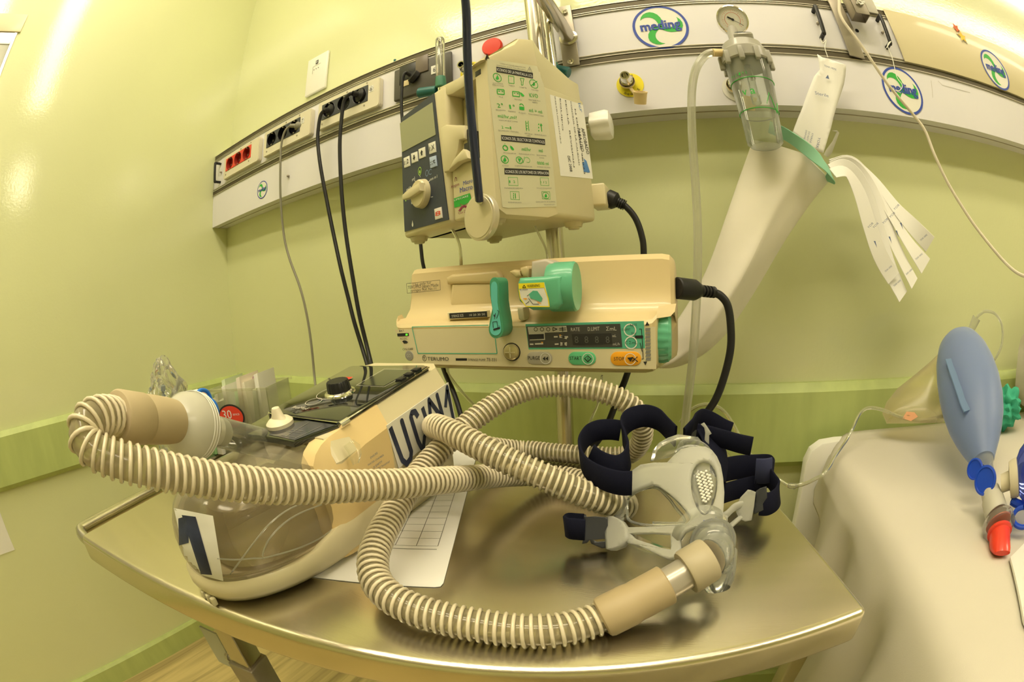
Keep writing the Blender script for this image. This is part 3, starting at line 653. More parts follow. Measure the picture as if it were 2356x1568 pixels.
# black control panel
PN = [(925, 272), (1000, 215), (1034, 505), (938, 531)]
q = [FR.uv(*p) for p in PN]; q = [(0.005, q[0][1]), q[1], q[2], (0.006, q[3][1])]
obj('key_panel', MB().prism(q, FR, 0.0002, 0.0014, 0.0), panel_m, pump); kp = bpy.data.objects['key_panel']
c3 = lambda x, y: (900 + x / 2.851, 50 + y / 2.851)
mb = MB().prism([FR.uv(*c3(*p)) for p in ((65, 668), (278, 530), (300, 742), (80, 856))], FR, 0.0014, 0.0022, 0.0); obj('display', mb, lcd_m, kp)
def key(pxs, m_, sym=None, sm=black_p):
    q = [FR.uv(*c3(*p)) for p in pxs]; o = obj('key', MB().prism(q, FR, 0.0014, 0.0026, 0.0006), m_, kp)
    k = MB()
    if sym == 'up' or sym == 'dn':
        cx = sum(p[0] for p in q) / 4; cy = sum(p[1] for p in q) / 4; s_ = 1 if sym == 'up' else -1; w_ = 0.0035
        k.shape_uv(FR, [(cx - w_, cy), (cx + w_, cy), (cx, cy + s_ * w_ * 1.3)], 0.0029); k.shape_uv(FR, [(cx - w_ * .45, cy - s_ * w_), (cx + w_ * .45, cy - s_ * w_), (cx + w_ * .45, cy), (cx - w_ * .45, cy)], 0.0029)
    elif sym:
        x0 = min(p[0] for p in q); x1 = max(p[0] for p in q); y0 = min(p[1] for p in q); y1 = max(p[1] for p in q)
        k.text_uv(sym, FR, x0 + 0.15 * (x1 - x0), y0 + 0.3 * (y1 - y0), 0.7 * (x1 - x0), 0.4 * (y1 - y0), n=0.0027)
    if len(k.bm.verts): obj('key_symbol', k, sm, o, recalc=False)
    return o
key(((90, 895), (128, 878), (133, 945), (95, 960)), white_m, '1:2')
key(((139, 865), (180, 850), (185, 915), (144, 930)), white_m, 'dn')
key(((188, 837), (230, 820), (235, 885), (193, 902)), white_m, 'up')
key(((253, 800), (297, 783), (304, 855), (260, 870)), white_m, '1:X')
key(((260, 890), (303, 877), (311, 946), (267, 962)), mat('blue_key', (0.45, 0.55, 0.80), rough=0.4), '::t')
key(((292, 1228), (338, 1213), (346, 1285), (299, 1300)), mat('pale_key', (0.75, 0.70, 0.68), rough=0.4), '8', red_p)
# dial
cu, cv = FR.uv(*c3(213, 1128)); mb = MB(); O = FR.at(cu, cv, 0.0014)
mb.lathe(O, FR.N, [(0, 0.0200), (0.007, 0.0188), (0.009, 0.0170), (0.0092, 0.001)], 40); dial = obj('dial', mb, cream_m, kp)
mb = MB(); mb.prism([(cu - 0.030, cv - 0.002), (cu - 0.030, cv + 0.005), (cu - 0.012, cv + 0.009), (cu + 0.017, cv + 0.010), (cu + 0.018, cv - 0.001), (cu - 0.010, cv - 0.004)], FR, 0.0075, 0.0165, 0.002); obj('dial_grip', mb, cream_m, kp)
mb = MB()
T3 = lambda s, a, b_, h, pl=FR, n=0.0016: mb.text(s, pl, c3(*a), c3(*b_), h / 2.851, n)
T3('ml', (145, 1047), (163, 1035), 22); T3('ml/hr', (108, 1112), (150, 1092), 22); T3('mm m l', (262, 1045), (310, 1022), 20)
for a, b_ in (((160, 1040), (172, 1052)), ((150, 1098), (165, 1103)), ((252, 1052), (262, 1040)), ((268, 1150), (282, 1147)), ((195, 1005), (198, 1020))): mb.bar(FR, c3(*a), c3(*b_), 0.0008, 0.0018)
u, v = FR.uv(*c3(148, 1330)); mb.disc_uv(FR, u, v, 0.0022, 0.0030, 0.0018); mb.shape_uv(FR, [(u - 0.002, v + 0.001), (u + 0.002, v + 0.001), (u, v + 0.006)], 0.0018)
u, v = FR.uv(*c3(143, 1185)); mb.disc_uv(FR, u, v, 0.0016, 0.0024, 0.0018)
obj('panel_marking', mb, white_p, kp, recalc=False)
mb = MB(); u, v = FR.uv(*c3(195, 980)); mb.ring_uv(FR, u, v, 0.0040, 0.0055, 0.0010, 0.0018); mb.disc_uv(FR, u, v - 0.001, 0.0018, 0.0024, 0.0018)
u, v = FR.uv(*c3(103, 1168)); mb.disc_uv(FR, u, v, 0.0016, 0.0022, 0.0018); obj('green_mark', mb, mat('lime_print', (0.45, 0.75, 0.12), rough=0.5), kp, recalc=False)
mb = MB(); u, v = FR.uv(*c3(242, 993)); mb.ring_uv(FR, u, v, 0.0032, 0.0040, 0.0008, 0.0018); u, v = FR.uv(*c3(265, 985)); mb.ring_uv(FR, u, v, 0.0036, 0.0034, 0.0007, 0.0018, a0=0.6, a1=5.4); obj('blue_mark', mb, mat('pale_blue_print', (0.25, 0.35, 0.60), rough=0.5), kp, recalc=False)
# lever and clip inside the recess
mb = MB(); mb.prism([FR.uv(*c3(*p)) for p in ((335, 700), (370, 676), (488, 680), (500, 705), (500, 770), (462, 778), (452, 850), (405, 975), (360, 990), (345, 860))], FR, -0.006, 0.004, 0.003); obj('cassette_lever', mb, cream_m, pump)
mb = MB(); mb.prism([FR.uv(*c3(*p)) for p in ((440, 905), (500, 838), (520, 850), (540, 900), (470, 925), (405, 978))], FR, -0.001, 0.007, 0.002); obj('lever_wedge', mb, cream_m, pump)
mb = MB(); mb.prism([FR.uv(*c3(*p)) for p in ((488, 700), (560, 715), (570, 890), (480, 900), (478, 800), (500, 790))], FR, -0.018, 0.001, 0.002); obj('clip', mb, black_m, pump)
# maker's marks
n_ = -0.0025
mb = MB(); mb.text('Hospira', FR, c3(384, 1090), c3(436, 1070), 7, n_); mb.ring_uv(FR, *FR.uv(*c3(412, 1045)), 0.002, 0.005, 0.0008, n_, a0=0, a1=math.pi); obj('maker_mark', mb, maroon_p, pump, recalc=False)
mb = MB(); mb.text('Micro', FR, c3(462, 1072), c3(523, 1050), 10, n_); mb.text('Macro', FR, c3(440, 1120), c3(523, 1094), 12, n_); obj('model_lettering', mb, blue_p, pump, recalc=False)
mb = MB(); mb.shape(FR, [c3(*p) for p in ((400, 1158), (505, 1122), (518, 1178), (488, 1188), (464, 1200), (436, 1190), (450, 1206), (404, 1218))], n_ + 0.0002); obj('green_sticker', mb, green_p, pump, recalc=False)
mb = MB(); mb.text('LIFECARE', FR, c3(406, 1176), c3(498, 1146), 4.5, n_ + 0.0006); obj('sticker_lettering', mb, white_p, pump, recalc=False)
mb = MB(); mb.text('Can Do', FR, c3(430, 1262), c3(492, 1246), 6, n_)
mb.shape(FR, [c3(*p) for p in ((428, 1240), (446, 1212), (464, 1200), (484, 1206), (494, 1226), (486, 1230), (470, 1214), (455, 1218), (444, 1238))], n_); obj('maroon_print', mb, maroon_p, pump, recalc=False)
# icon sheet on the door
c5 = lambda x, y: (1080 + x / 3.918, 120 + y / 3.918)
obj('icon_sheet', MB().prism([SD.uv(*c5(*p)) for p in ((158, 62), (605, 128), (668, 300), (785, 1392), (345, 1405), (295, 1395), (165, 250))], SD, 0.0, 0.0007), sheetg_m, door)
n_ = 0.0010
mb = MB()
for q in (((237, 133), (568, 190), (568, 240), (240, 182)), ((280, 748), (675, 785), (678, 838), (283, 800)), ((310, 1046), (710, 1065), (713, 1118), (313, 1102))): mb.shape(SD, [c5(*p) for p in q], n_)
obj('heading_bar', mb, black_p, door, recalc=False)
mb = MB()
T5 = lambda s, a, b_, h, n=n_: mb.text(s, SD, c5(*a), c5(*b_), h / 3.918, n)
T5('ICONOS DE LA PANTALLA LCD', (244, 172), (563, 232), 24, 0.0014); T5('ICONOS DEL SELECTOR DE CONTROLES', (288, 790), (670, 826), 26, 0.0014); T5('ICONOS DE LOS BOTONES DE OPERACIÓN', (318, 1092), (706, 1106), 26, 0.0014)
obj('heading_lettering', mb, white_p, door, recalc=False)
mb = MB()
def ring5(x, y, r, wd=0.0009, **kw):
    u, v = SD.uv(*c5(x, y)); uu, _ = SD.uv(*c5(x + r, y)); _, vv = SD.uv(*c5(x, y - r)); mb.ring_uv(SD, u, v, abs(uu - u), abs(vv - v), wd, n_, **kw); return u, v
def drop5(x, y, r):
    mb.shape(SD, [c5(x + r * math.cos(a) * 0.6, y + r * 0.3 + r * math.sin(a) * 0.6) for a in [math.pi * i / 8 for i in range(9)]] + [c5(x, y - r)], n_)
ring5(247, 230, 35); drop5(247, 230, 24)
for a, b_ in (((346, 214), (396, 222)), ((396, 222), (398, 286)), ((398, 286), (350, 280)), ((350, 280), (346, 214))): mb.bar(SD, c5(*a), c5(*b_), 0.0008, n_)
for a, b_ in (((453, 235), (488, 240)), ((488, 240), (480, 270)), ((480, 270), (478, 300)), ((478, 300), (462, 296)), ((462, 296), (464, 268)), ((464, 268), (453, 235))): mb.bar(SD, c5(*a), c5(*b_), 0.0008, n_)
ring5(576, 288, 35); drop5(576, 288, 20); mb.bar(SD, c5(548, 306), c5(606, 262), 0.0010, n_)
for x in (246, 384):
    w_ = 62
    for a, b_ in (((x, 336), (x + w_, 342)), ((x + w_, 342), (x + w_ + 2, 384)), ((x + w_ + 2, 384), (x + 2, 378)), ((x + 2, 378), (x, 336)), ((x + 12, 352), (x + 24, 353)), ((x + 40, 355), (x + 54, 356))): mb.bar(SD, c5(a[0], a[1] + (x - 246) * 0.14), c5(b_[0], b_[1] + (x - 246) * 0.14), 0.0013, n_)
mb.shape(SD, [c5(*p) for p in ((452, 362), (470, 372), (490, 392), (486, 404), (468, 398), (454, 380))], n_)
T5('KVO', (540, 408), (616, 416), 36); T5('2', (248, 500), (276, 502), 36); T5('1', (358, 512), (372, 514), 36); ring5(288, 470, 6, 0.0006); ring5(394, 484, 6, 0.0006)
mb.shape(SD, [c5(*p) for p in ((444, 490), (490, 496), (490, 526), (446, 520))], n_); ring5(467, 486, 17, 0.0012, a0=0, a1=math.pi)
T5('ml = ml', (536, 540), (652, 556), 30); T5('ml/hr,ml?', (254, 590), (424, 608), 30); T5('2', (286, 690), (302, 691), 24); T5('1', (362, 696), (372, 697), 24); mb.bar(SD, c5(316, 682), c5(356, 686), 0.0008, n_)
for x in (502, 524): mb.bar(SD, c5(x, 620), c5(x + 8, 712), 0.0009, n_)
for y in (640, 665, 690): drop5(514, y, 7)
mb.bar(SD, c5(642, 660), c5(648, 718), 0.0012, n_); mb.shape(SD, [c5(*p) for p in ((630, 664), (654, 664), (640, 642))], n_)
for y in (650, 680, 708): drop5(620, y, 9)
ring5(319, 864, 21, 0.0013); drop5(314, 826, 5); mb.shape(SD, [c5(*p) for p in ((362, 842), (380, 852), (398, 876), (394, 886), (378, 882), (364, 862))], n_)
T5('ml/hr', (468, 890), (552, 896), 32); T5('ml', (622, 902), (656, 905), 30)
ring5(314, 968, 32); drop5(314, 968, 24); ring5(446, 974, 28); mb.shape(SD, [c5(*p) for p in ((430, 958), (462, 960), (448, 996))], n_); mb.bar(SD, c5(480, 1000), c5(492, 945), 0.0007, n_); ring5(518, 972, 22, 0.0005, a0=-2, a1=2.6)
T5('0000 ml', (608, 1014), (710, 1020), 28)
for (x, y, w_, h_) in ((344, 1128, 84, 76), (632, 1132, 74, 72), (362, 1256, 80, 74), (646, 1256, 72, 70)):
    for a, b_ in (((x, y), (x + w_, y + 2)), ((x + w_, y + 2), (x + w_ + 6, y + h_)), ((x + w_ + 6, y + h_), (x + 6, y + h_ - 4)), ((x + 6, y + h_ - 4), (x, y))): mb.bar(SD, c5(*a), c5(*b_), 0.0004, n_)
T5('1', (354, 1178), (364, 1178), 22); T5('2', (392, 1180), (408, 1180), 22); T5('1 1 2', (640, 1182), (692, 1184), 20)
for y in (1276, 1294, 1312): drop5(392, y, 8)
mb.bar(SD, c5(408, 1272), c5(412, 1320), 0.0011, n_); ring5(684, 1292, 28, 0.0006); drop5(684, 1292, 20)
obj('green_icon', mb, green_p, door, recalc=False)
mb = MB()
for s, a, b_ in (('Utilice el manual operativo del', (272, 108), (500, 148)), ('sistema para los detalles', (240, 124), (505, 168)), ('SELECCIONAR', (206, 288), (300, 296)), ('PARA ACTIVAR', (204, 302), (306, 316)), ('PUERTA', (352, 306), (404, 314)), ('CASSETTE', (446, 322), (510, 332)), ('VOLUMEN', (552, 344), (618, 354)),
    ('PILA', (262, 410), (298, 416)), ('PILA BAJA', (402, 432), (468, 440)), ('MANTENER VENA', (530, 436), (636, 450)), ('ABIERTA', (562, 460), (610, 466)), ('SECUNDARIA', (232, 528), (322, 534)), ('PRIMARIA', (344, 540), (412, 546)), ('BLOQUEO', (440, 552), (506, 560)), ('TODO ADMINISTRADO', (526, 564), (664, 584)),
    ('VERIFICAR SELECCIONES', (258, 620), (430, 636)), ('SECUNDARIA >PRIMARIA', (256, 712), (438, 728)), ('AIRE EN LA', (492, 738), (562, 746)), ('LINEA', (510, 760), (548, 764)), ('RETROPURGADO', (584, 748), (688, 760)), ('APAGAR/CARGAR', (298, 914), (416, 922)), ('SELECCIONAR RITMO', (440, 922), (582, 934)), ('SELECCIONAR', (600, 934), (688, 942)), ('DOSIS', (626, 958), (668, 962)),
    ('ACTIVAR', (288, 1030), (350, 1032)), ('SUSPENDER/REINICIAR', (404, 1032), (560, 1040)), ('BORRAR VOLUMEN', (606, 1040), (724, 1048)), ('PRIMARIA/SECUNDARIA', (310, 1232), (478, 1234)), ('TITULACION/QUICKSET', (598, 1232), (738, 1234)), ('RETROPURGADO', (344, 1360), (464, 1362)), ('SILENCIADOR DE ALARMAS', (594, 1356), (768, 1354)), ('TRIANGULO', (664, 1382), (762, 1380))):
    T5(s, a, b_, 11)
for a, b_ in (((514, 182), (538, 134)), ((538, 134), (562, 186)), ((562, 186), (514, 182))): mb.bar(SD, c5(*a), c5(*b_), 0.0006, n_)
mb.bar(SD, c5(538, 150), c5(538, 170), 0.0007, n_)
obj('small_print', mb, grey_p, door, recalc=False)
# approval sticker on the rear side
rs = bpy.data.objects['rear_shell']
obj('approval_sticker', MB().prism([SD.uv(*p) for p in ((1266, 217), (1342, 241), (1365, 411), (1291, 404))], SD, -0.0015, -0.0006), label_m, rs)
mb = MB()
for s, a, b_, h in (('APROBADO', (1337, 294), (1350, 354), 10), ('PARA USO', (1328, 294), (1338, 348), 9), ('N DE SERIE 98023', (1322, 250), (1344, 400), 4), ('CONTROL DE LA CALIDAD', (1312, 232), (1332, 380), 3.5), ('FECHA  REVISION', (1300, 230), (1320, 384), 3.5), ('DIC 2008', (1306, 358), (1312, 394), 8), ('EQUIPO', (1288, 226), (1294, 300), 3), ('INSTRUCCIONES', (1276, 222), (1290, 330), 2.5)):
    mb.text(s, SD, a, b_, h, -0.0003)
obj('sticker_print', mb, black_p, rs, recalc=False)
mb = MB(); mb.text('Icr', SD, (1330, 237), (1336, 258), 8, -0.0003); mb.shape(SD, [(1343, 364), (1350, 370), (1358, 396), (1352, 397)], -0.0003); mb.shape(SD, [(1340, 374), (1345, 372), (1352, 396), (1344, 395)], -0.0003); obj('blue_mark', mb, lblue_p, rs, recalc=False)
# feet, clamp knob, mains inlet
for a, b_ in ((0.016, 0.016), (0.165, 0.03), (0.03, 0.14), (0.18, 0.15)):
    q = FR.at(a, 0, -b_); obj('rubber_foot', MB().lathe(q, -UP, [(0, 0.013), (0.006, 0.011), (0.0062, 0.008), (0.009, 0.007)], 20), creamd_m, pump)
K0 = P(1350, 293, y=0.600); mb = MB(); mb.cyl(K0 + Vector((-0.03, 0, 0)), K0 + Vector((0.008, 0, 0.001)), 0.004); obj('clamp_screw', mb, chrome_m, pump)
mb = MB(); rs_ = []
for h, r in ((0.006, 0.0165), (0.008, 0.0195), (0.030, 0.0215), (0.035, 0.0195), (0.037, 0.012)):
    rs_.append([K0 + Vector((h, r * (1 + 0.07 * math.cos(6 * a)) * math.cos(a), r * (1 + 0.07 * math.cos(6 * a)) * math.sin(a))) for a in [2 * math.pi * i / 48 for i in range(48)]])
mb.rings(rs_); obj('clamp_knob', mb, white_m, pump)
I0 = P(1384, 455, y=0.60); mb = MB().box((I0.x - 0.012, 0.575, I0.z - 0.015), (I0.x + 0.010, 0.618, I0.z + 0.016), 0.003); obj('mains_inlet', mb, cream_m, pump)

def cable(name, pts, r, m_, lab, plug=None, n=12):
    t = thing(name, lab, 'power cord' if 'cord' in name else 'cable', pts[-1])
    obj('wire', MB().tube(pts, r, n, smooth=8), m_, t)
    if plug: obj('plug', plug, m_, t)
    return t
PP_ = lambda L: [P(x, y_, y=d) for x, y_, d in L]
# plugs in the wall sockets, drawn as stepped turned shapes
def plug_shape(A, B, r0, r1, n=20, grooves=0):
    d = (B - A); L = d.length; pr = [(0, r0 * 0.9), (0.001, r0), (L * 0.45, r0), (L * 0.6, r1 * 1.2)]
    if grooves:
        for i in range(grooves):
            a = L * (0.62 + 0.36 * i / grooves); g = L * 0.36 / grooves; pr += [(a, r1), (a + g * 0.5, r1), (a + g * 0.55, r1 * 0.72), (a + g * 0.95, r1 * 0.72)]
    pr.append((L, r1)); pr.append((L, r1 * 0.5)); return MB().lathe(A, d, pr, n)
cable('power_cord', PP_([(668, 289, .672), (655, 303, .668), (647, 335, .668), (645, 385, .67), (646, 466, .68), (654, 546, .69), (667, 597, .69), (690, 660, .69), (705, 720, .69), (716, 790, .69), (725, 880, .68), (728, 920, .6)]), 0.0030, mat('grey_cable', (0.24, 0.23, 0.18), rough=0.5),
      'grey power cord hanging from the middle black socket panel', plug_shape(P(697, 290, y=0.688), P(668, 289, y=0.672), 0.012, 0.005))
cable('power_cord', PP_([(746, 254, .662), (738, 264, .660), (733, 290, .66), (731, 323, .66), (737, 380, .66), (753, 467, .665), (769, 546, .665), (785, 620, .66), (800, 680, .66), (815, 740, .655), (835, 805, .65), (850, 858, .62), (862, 930, .50)]), 0.0042, rubber_m,
      'left one of two black power cords dropping behind the breathing machine', plug_shape(P(768, 256, y=0.690), P(745, 253, y=0.663), 0.0165, 0.006))
cable('power_cord', PP_([(812, 214, .660), (802, 218, .656), (792, 232, .655), (787, 262, .655), (782, 323, .655), (783, 387, .655), (788, 467, .655), (797, 546, .655), (812, 640, .65), (826, 720, .645), (845, 800, .64), (858, 856, .61), (870, 930, .5)]), 0.0042, rubber_m,
      'right one of two black power cords dropping behind the breathing machine', plug_shape(P(838, 222, y=0.690), P(811, 214, y=0.66), 0.0165, 0.006))
cable('power_cord', PP_([(936, 166, .665), (929, 172, .662), (925, 195, .662), (924, 255, .662), (932, 330, .66), (945, 430, .66), (958, 500, .655), (967, 556, .65), (972, 600, .645), (980, 640, .64), (993, 740, .60), (1010, 815, .54), (1025, 860, .50), (1043, 900, .475), (1056, 940, .465), (1062, 970, .46), (1055, 1010, .455)]), 0.0032, rubber_m,
      'thin black cord from the dark switch panel, passing behind both pumps', plug_shape(P(958, 180, y=0.684), P(936, 166, y=0.666), 0.014, 0.005))
cable('power_cord', [P(1403, 456, y=.60), P(1420, 464, y=.60), P(1440, 475, y=.60), P(1462, 502, y=.60), P(1476, 540, y=.60), P(1481, 580, y=.60), P(1478, 680, y=.60), P(1460, 800, y=.60), P(1440, 868, y=.58), P(1425, 905, y=.57), P(1398, 975, y=.55), P(1372, 1018, y=.54), P(1352, 1035, y=.53)], 0.0044, rubber_m,
      'black power cord plugged into the infusion pump, looping behind the syringe pump', plug_shape(P(1396, 454, y=.60), P(1437, 472, y=.60), 0.0125, 0.0075, grooves=3))
cable('power_cord', [P(1640, 672, y=.54), P(1658, 680, y=.54), P(1674, 702, y=.54), P(1681, 745, y=.54), P(1681, 800, y=.54), P(1668, 860, y=.54), P(1648, 915, y=.54), P(1622, 955, y=.54), P(1600, 990, y=.52), P(1585, 1010, y=.50)], 0.0050, rubber_m,
      'thick black power cord plugged into the right end of the syringe pump', plug_shape(P(1556, 662, y=.50), P(1642, 672, y=.54), 0.0122, 0.0070, grooves=4))
# thin clear drip lines
def line(pts, r, lab, name='drip_line', cat='tube', m_=None, s=8):
    return obj(name, MB().tube(pts, r, 10, smooth=s), m_ or milk_m, label=lab, cat=cat)
line(PP_([(1036, 520, .5), (1052, 550, .5), (1060, 585, .5), (1061, 630, .52), (1062, 700, .52), (1040, 800, .50), (1030, 850, .50), (1045, 880, .50), (1080, 920, .50), (1110, 950, .50)]), 0.0022, 'thin clear drip line under the left front of the infusion pump')
line(PP_([(1228, 512, .56), (1240, 540, .57), (1256, 575, .58), (1262, 620, .59)]), 0.0016, 'short clear drip line beside the steel pole between the pumps')
line(PP_([(1385, 862, .56), (1378, 920, .55), (1360, 965, .53), (1348, 1000, .52)]), 0.0018, 'faint clear drip line hanging beside the lower black cord')

# ================================================================ SYRINGE PUMP
SY = 0.455; rl = math.radians(-1.2)
sX = Vector((math.cos(rl), 0, math.sin(rl)))
SF = Plane(P(950, 847, y=SY), sX, (-math.sin(rl), 0, math.cos(rl)))
sp = thing('syringe_pump', 'long cream syringe pump with mint clamps and orange stop key', 'syringe pump', SF.at(0.17, 0, -0.05))
vP = SF.uv(1200, 741)[1]; vT = SF.uv(1250, 596)[1] * 1.0
def ub(px, py, n): q = SF.hit(px, py, n) - SF.O; return q.dot(SF.X), q.dot(SF.Y)
vT = ub(1260, 594, -0.037)[1]
prof = [(0.010, 0.0), (0.002, 0.004), (0, 0.012), (0, vP - 0.004), (0.003, vP), (0.012, vP + 0.002), (0.021, vP + 0.008), (0.029, vP + 0.019), (0.034, vP + 0.036), (0.037, vT - 0.006), (0.043, vT), (0.098, vT), (0.105, vT - 0.006), (0.105, 0.006), (0.098, 0.0)]
def uL(dp, v):
    a = SF.uv(903, 752)[0]; b_ = SF.uv(948, 843)[0]
    if v <= vP + 0.001: return b_ + (a - b_) * max(0, v) / vP
    k_ = min(1, (v - vP) / 0.022); k_ = k_ * k_ * (3 - 2 * k_)
    return a + (ub(938, 650, -0.034)[0] - a) * k_
def uR(dp, v):
    if dp < 0.0115: return SF.uv(1514, 800)[0]
    return ub(1556, 700, -0.03)[0]
mb = MB(); rs_ = []
steps = [(0, 1, 0.010, 0), (0, 1, 0.004, 0.0), (0, 1, 0.001, 0.0), (0, 0, 0, 0)]
def ringat(s_, inset, push):
    r_ = []
    cv_ = vT / 2; cd_ = 0.05
    for dp, v in prof:
        a, b_ = uL(dp, v), uR(dp, v)
        if dp < 0.0115 and s_ > 0.5: pass
        u = a + (b_ - a) * s_ + push
        dv = v + (inset if v < cv_ else -inset); dd = dp + (inset if dp < cd_ else -inset)
        r_.append(SF.at(u, dv, -dd))
    return r_
for s_, ins, pu in ((0, 0.010, 0), (0, 0.004, 0.0015), (0, 0.001, 0.005), (0, 0, 0.010), (0.25, 0, 0), (0.5, 0, 0), (0.75, 0, 0), (1, 0, -0.014), (1, 0.0015, -0.006), (1, 0.006, -0.0015), (1, 0.014, 0)): rs_.append(ringat(s_, ins, pu))
mb.rings(rs_); obj('body', mb, yel_m, sp, sharp=28)
q = [(SF.uv(908, 756)[0], vP - .006), (SF.uv(1508, 740)[0], vP - .006), (SF.uv(1510, 850)[0], .006), (SF.uv(950, 840)[0], .006)]
obj('face_panel', MB().prism(q, SF, 0.0, .0003), cream_m, sp)
# transparent rear edge of the top cover and clamp to the pole
mb = MB(); a, _ = ub(1280, 620, -0.1); mb.box((a - 0.03, 0.02, -0.150), (a + 0.03, vT - 0.02, -0.1045), 0.004, SF); obj('pole_clamp', mb, lgrey_m, sp)
# syringe cradle steps left of the clamp
c6 = lambda x, y: (850 + x / 2.945, 550 + y / 2.945)
def sprism(name, px, nn, n0, n1, m_, bev=0.002, parent=None, seg=3):
    q = [ub(*c6(*p), nn) for p in px]; return obj(name, MB().prism(q, SF, n0, n1, bev, seg), m_, parent or sp)
def arcs(cx, cy, rx, ry, a0, a1, k=8): return [(cx + rx * math.cos(math.radians(a0 + (a1 - a0) * i / k)), cy - ry * math.sin(math.radians(a0 + (a1 - a0) * i / k))) for i in range(k + 1)]
# raised cradle wall
sprism('cradle', ((522, 260), (560, 238), (870, 212), (895, 250), (895, 300), (530, 305)), -0.030, -0.045, -0.0275, yel_m, 0.004)
sprism('cradle_floor', ((556, 300), (860, 292), (880, 500), (530, 505), (545, 420)), -0.030, -0.044, -0.0295, yel_m, 0.004)
for L in (((966, 220), (1000, 205), (1040, 215), (1045, 250), (1010, 262), (985, 240)), ((1040, 195), (1085, 180), (1100, 200), (1095, 260), (1060, 255), (1045, 230))): sprism('rack', L, -0.02, -0.04, -0.010, yel_m, 0.003)
sprism('rack_post', ((1010, 465), (1050, 462), (1060, 545), (1040, 552), (1020, 540)), -0.006, -0.02, -0.001, cream_m, 0.002)
# syringe size window
w_ = sprism('size_window', ((530, 496), (795, 484), (803, 528), (538, 545)), -0.011, -0.02, -0.0098, cream_m, 0.0008)
SW = Plane(SF.at(0, 0, -0.0098), SF.X, SF.Y)
mb = MB(); mb.shape(SW, [c6(*p) for p in ((541, 502), (796, 487), (800, 526), (544, 537))], 0.0003); obj('size_display', mb, black_p, w_, recalc=False)
mb = MB(); mb.text('SYRINGE SIZE', SW, c6(560, 530), c6(640, 523), 6, 0.0006); mb.text('10 20 30 50', SW, c6(680, 521), c6(785, 514), 5, 0.0006); obj('size_lettering', mb, lgrey_m, w_, recalc=False)
# use-only note
NB = Plane(SF.at(0, 0, -0.0335), SF.X, SF.Y)
NBt = SF.at(0, vP + 0.026, -0.0318); NB = Plane(NBt, SF.X, SF.Y - SF.N * 0.12)
mb = MB()
for a, b_ in (((258, 302), (483, 278)), ((483, 278), (487, 345)), ((487, 345), (262, 367)), ((262, 367), (258, 302))): mb.bar(NB, c6(*a), c6(*b_), 0.0005, 0.0022)
mb.text('Use only for', NB, c6(302, 318), c6(426, 303), 7, 0.0022); mb.text('TERUMO Japan Made', NB, c6(266, 338), c6(474, 320), 7, 0.0022); mb.text('syringes: Ref. No.11', NB, c6(286, 358), c6(458, 342), 6, 0.0022)
obj('printed_note', mb, black_p, sp, recalc=False)
# clamp lever
def puv(px, n): return [ub(*c6(*p), n) for p in px]
lv = [(815, 300)] + arcs(846, 300, 30, 42, 180, 0, 8) + [(880, 420), (905, 570)] + arcs(858, 610, 50, 62, 20, -190, 12) + [(818, 540), (832, 470), (818, 380)]
lever = obj('clamp_lever', MB().prism(puv(lv, 0.026), SF, 0.0005, 0.026, 0.0035, 3), mat('green_lever', (0.06, 0.30, 0.17), rough=0.35, coat=0.3), sp)
lv2 = arcs(846, 320, 21, 34, 180, 0, 8) + [(868, 430), (890, 570)] + arcs(856, 606, 38, 46, 20, -190, 12) + [(840, 500), (826, 400)]
SL = Plane(SF.at(0, 0, 0.026), SF.X, SF.Y)
obj('lever_label', MB().prism([SL.uv(*c6(*p)) for p in lv2], SL, 0.0, 0.0006), cyan_m, lever)
mb = MB()
for L in (((842, 600), (838, 560)), ((838, 560), (866, 556)), ((866, 556), (872, 596)), ((850, 540), (856, 500)), ((864, 536), (880, 490)), ((880, 490), (868, 480)), ((852, 606), (880, 596))): mb.bar(SL, c6(*L[0]), c6(*L[1]), 0.0006, 0.001)
mb.bar(SL, c6(842, 612), c6(886, 600), 0.0018, 0.001); mb.text('2', SL, c6(880, 602), c6(890, 600), 6, 0.001); mb.text('1', SL, c6(846, 524), c6(852, 523), 5, 0.001)
obj('lever_print', mb, black_p, lever, recalc=False)
# plunger clamp
pc = sprism('plunger_clamp', [(1000, 290), (1012, 262), (1060, 258), (1200, 250), (1262, 240), (1300, 250), (1300, 440), (1262, 478), (1100, 482), (1060, 462), (1010, 420), (996, 350)], 0.020, -0.010, 0.020, mint_m, 0.005)
O = ub(*c6(1352, 320), 0.014); mb = MB()
A = SF.at(O[0] + 0.004, O[1], -0.004); rs_ = []
for h, k_ in ((-0.030, 0.93), (-0.027, 1.0), (-0.002, 1.0), (0.0, 0.95)):
    rs_.append([A + SF.X * h + (SF.N * 0.0225 * math.cos(a) + SF.Y * 0.0265 * math.sin(a)) * k_ for a in [2 * math.pi * i / 40 for i in range(40)]])
mb.rings(rs_); obj('plunger_paddle', mb, mint_m, sp)
sprism('plunger_arm', ((1096, 150), (1192, 132), (1290, 180), (1270, 235), (1200, 262), (1184, 286), (1090, 284)), 0.004, -0.036, 0.004, mat('warm_grey_plastic', (0.50, 0.45, 0.38), rough=0.45), 0.003)
PLb = Plane(SF.at(0, 0, 0.0202), SF.X, SF.Y)
lb = obj('warning_label', MB().prism([PLb.uv(*c6(*p)) for p in ((1012, 300), (1185, 292), (1212, 400), (1222, 458), (1060, 456), (1022, 400))], PLb, 0.0, 0.0006), label_m, pc)
mb = MB(); mb.shape(PLb, [c6(*p) for p in ((1012, 300), (1185, 292), (1190, 328), (1013, 336))], 0.0008)
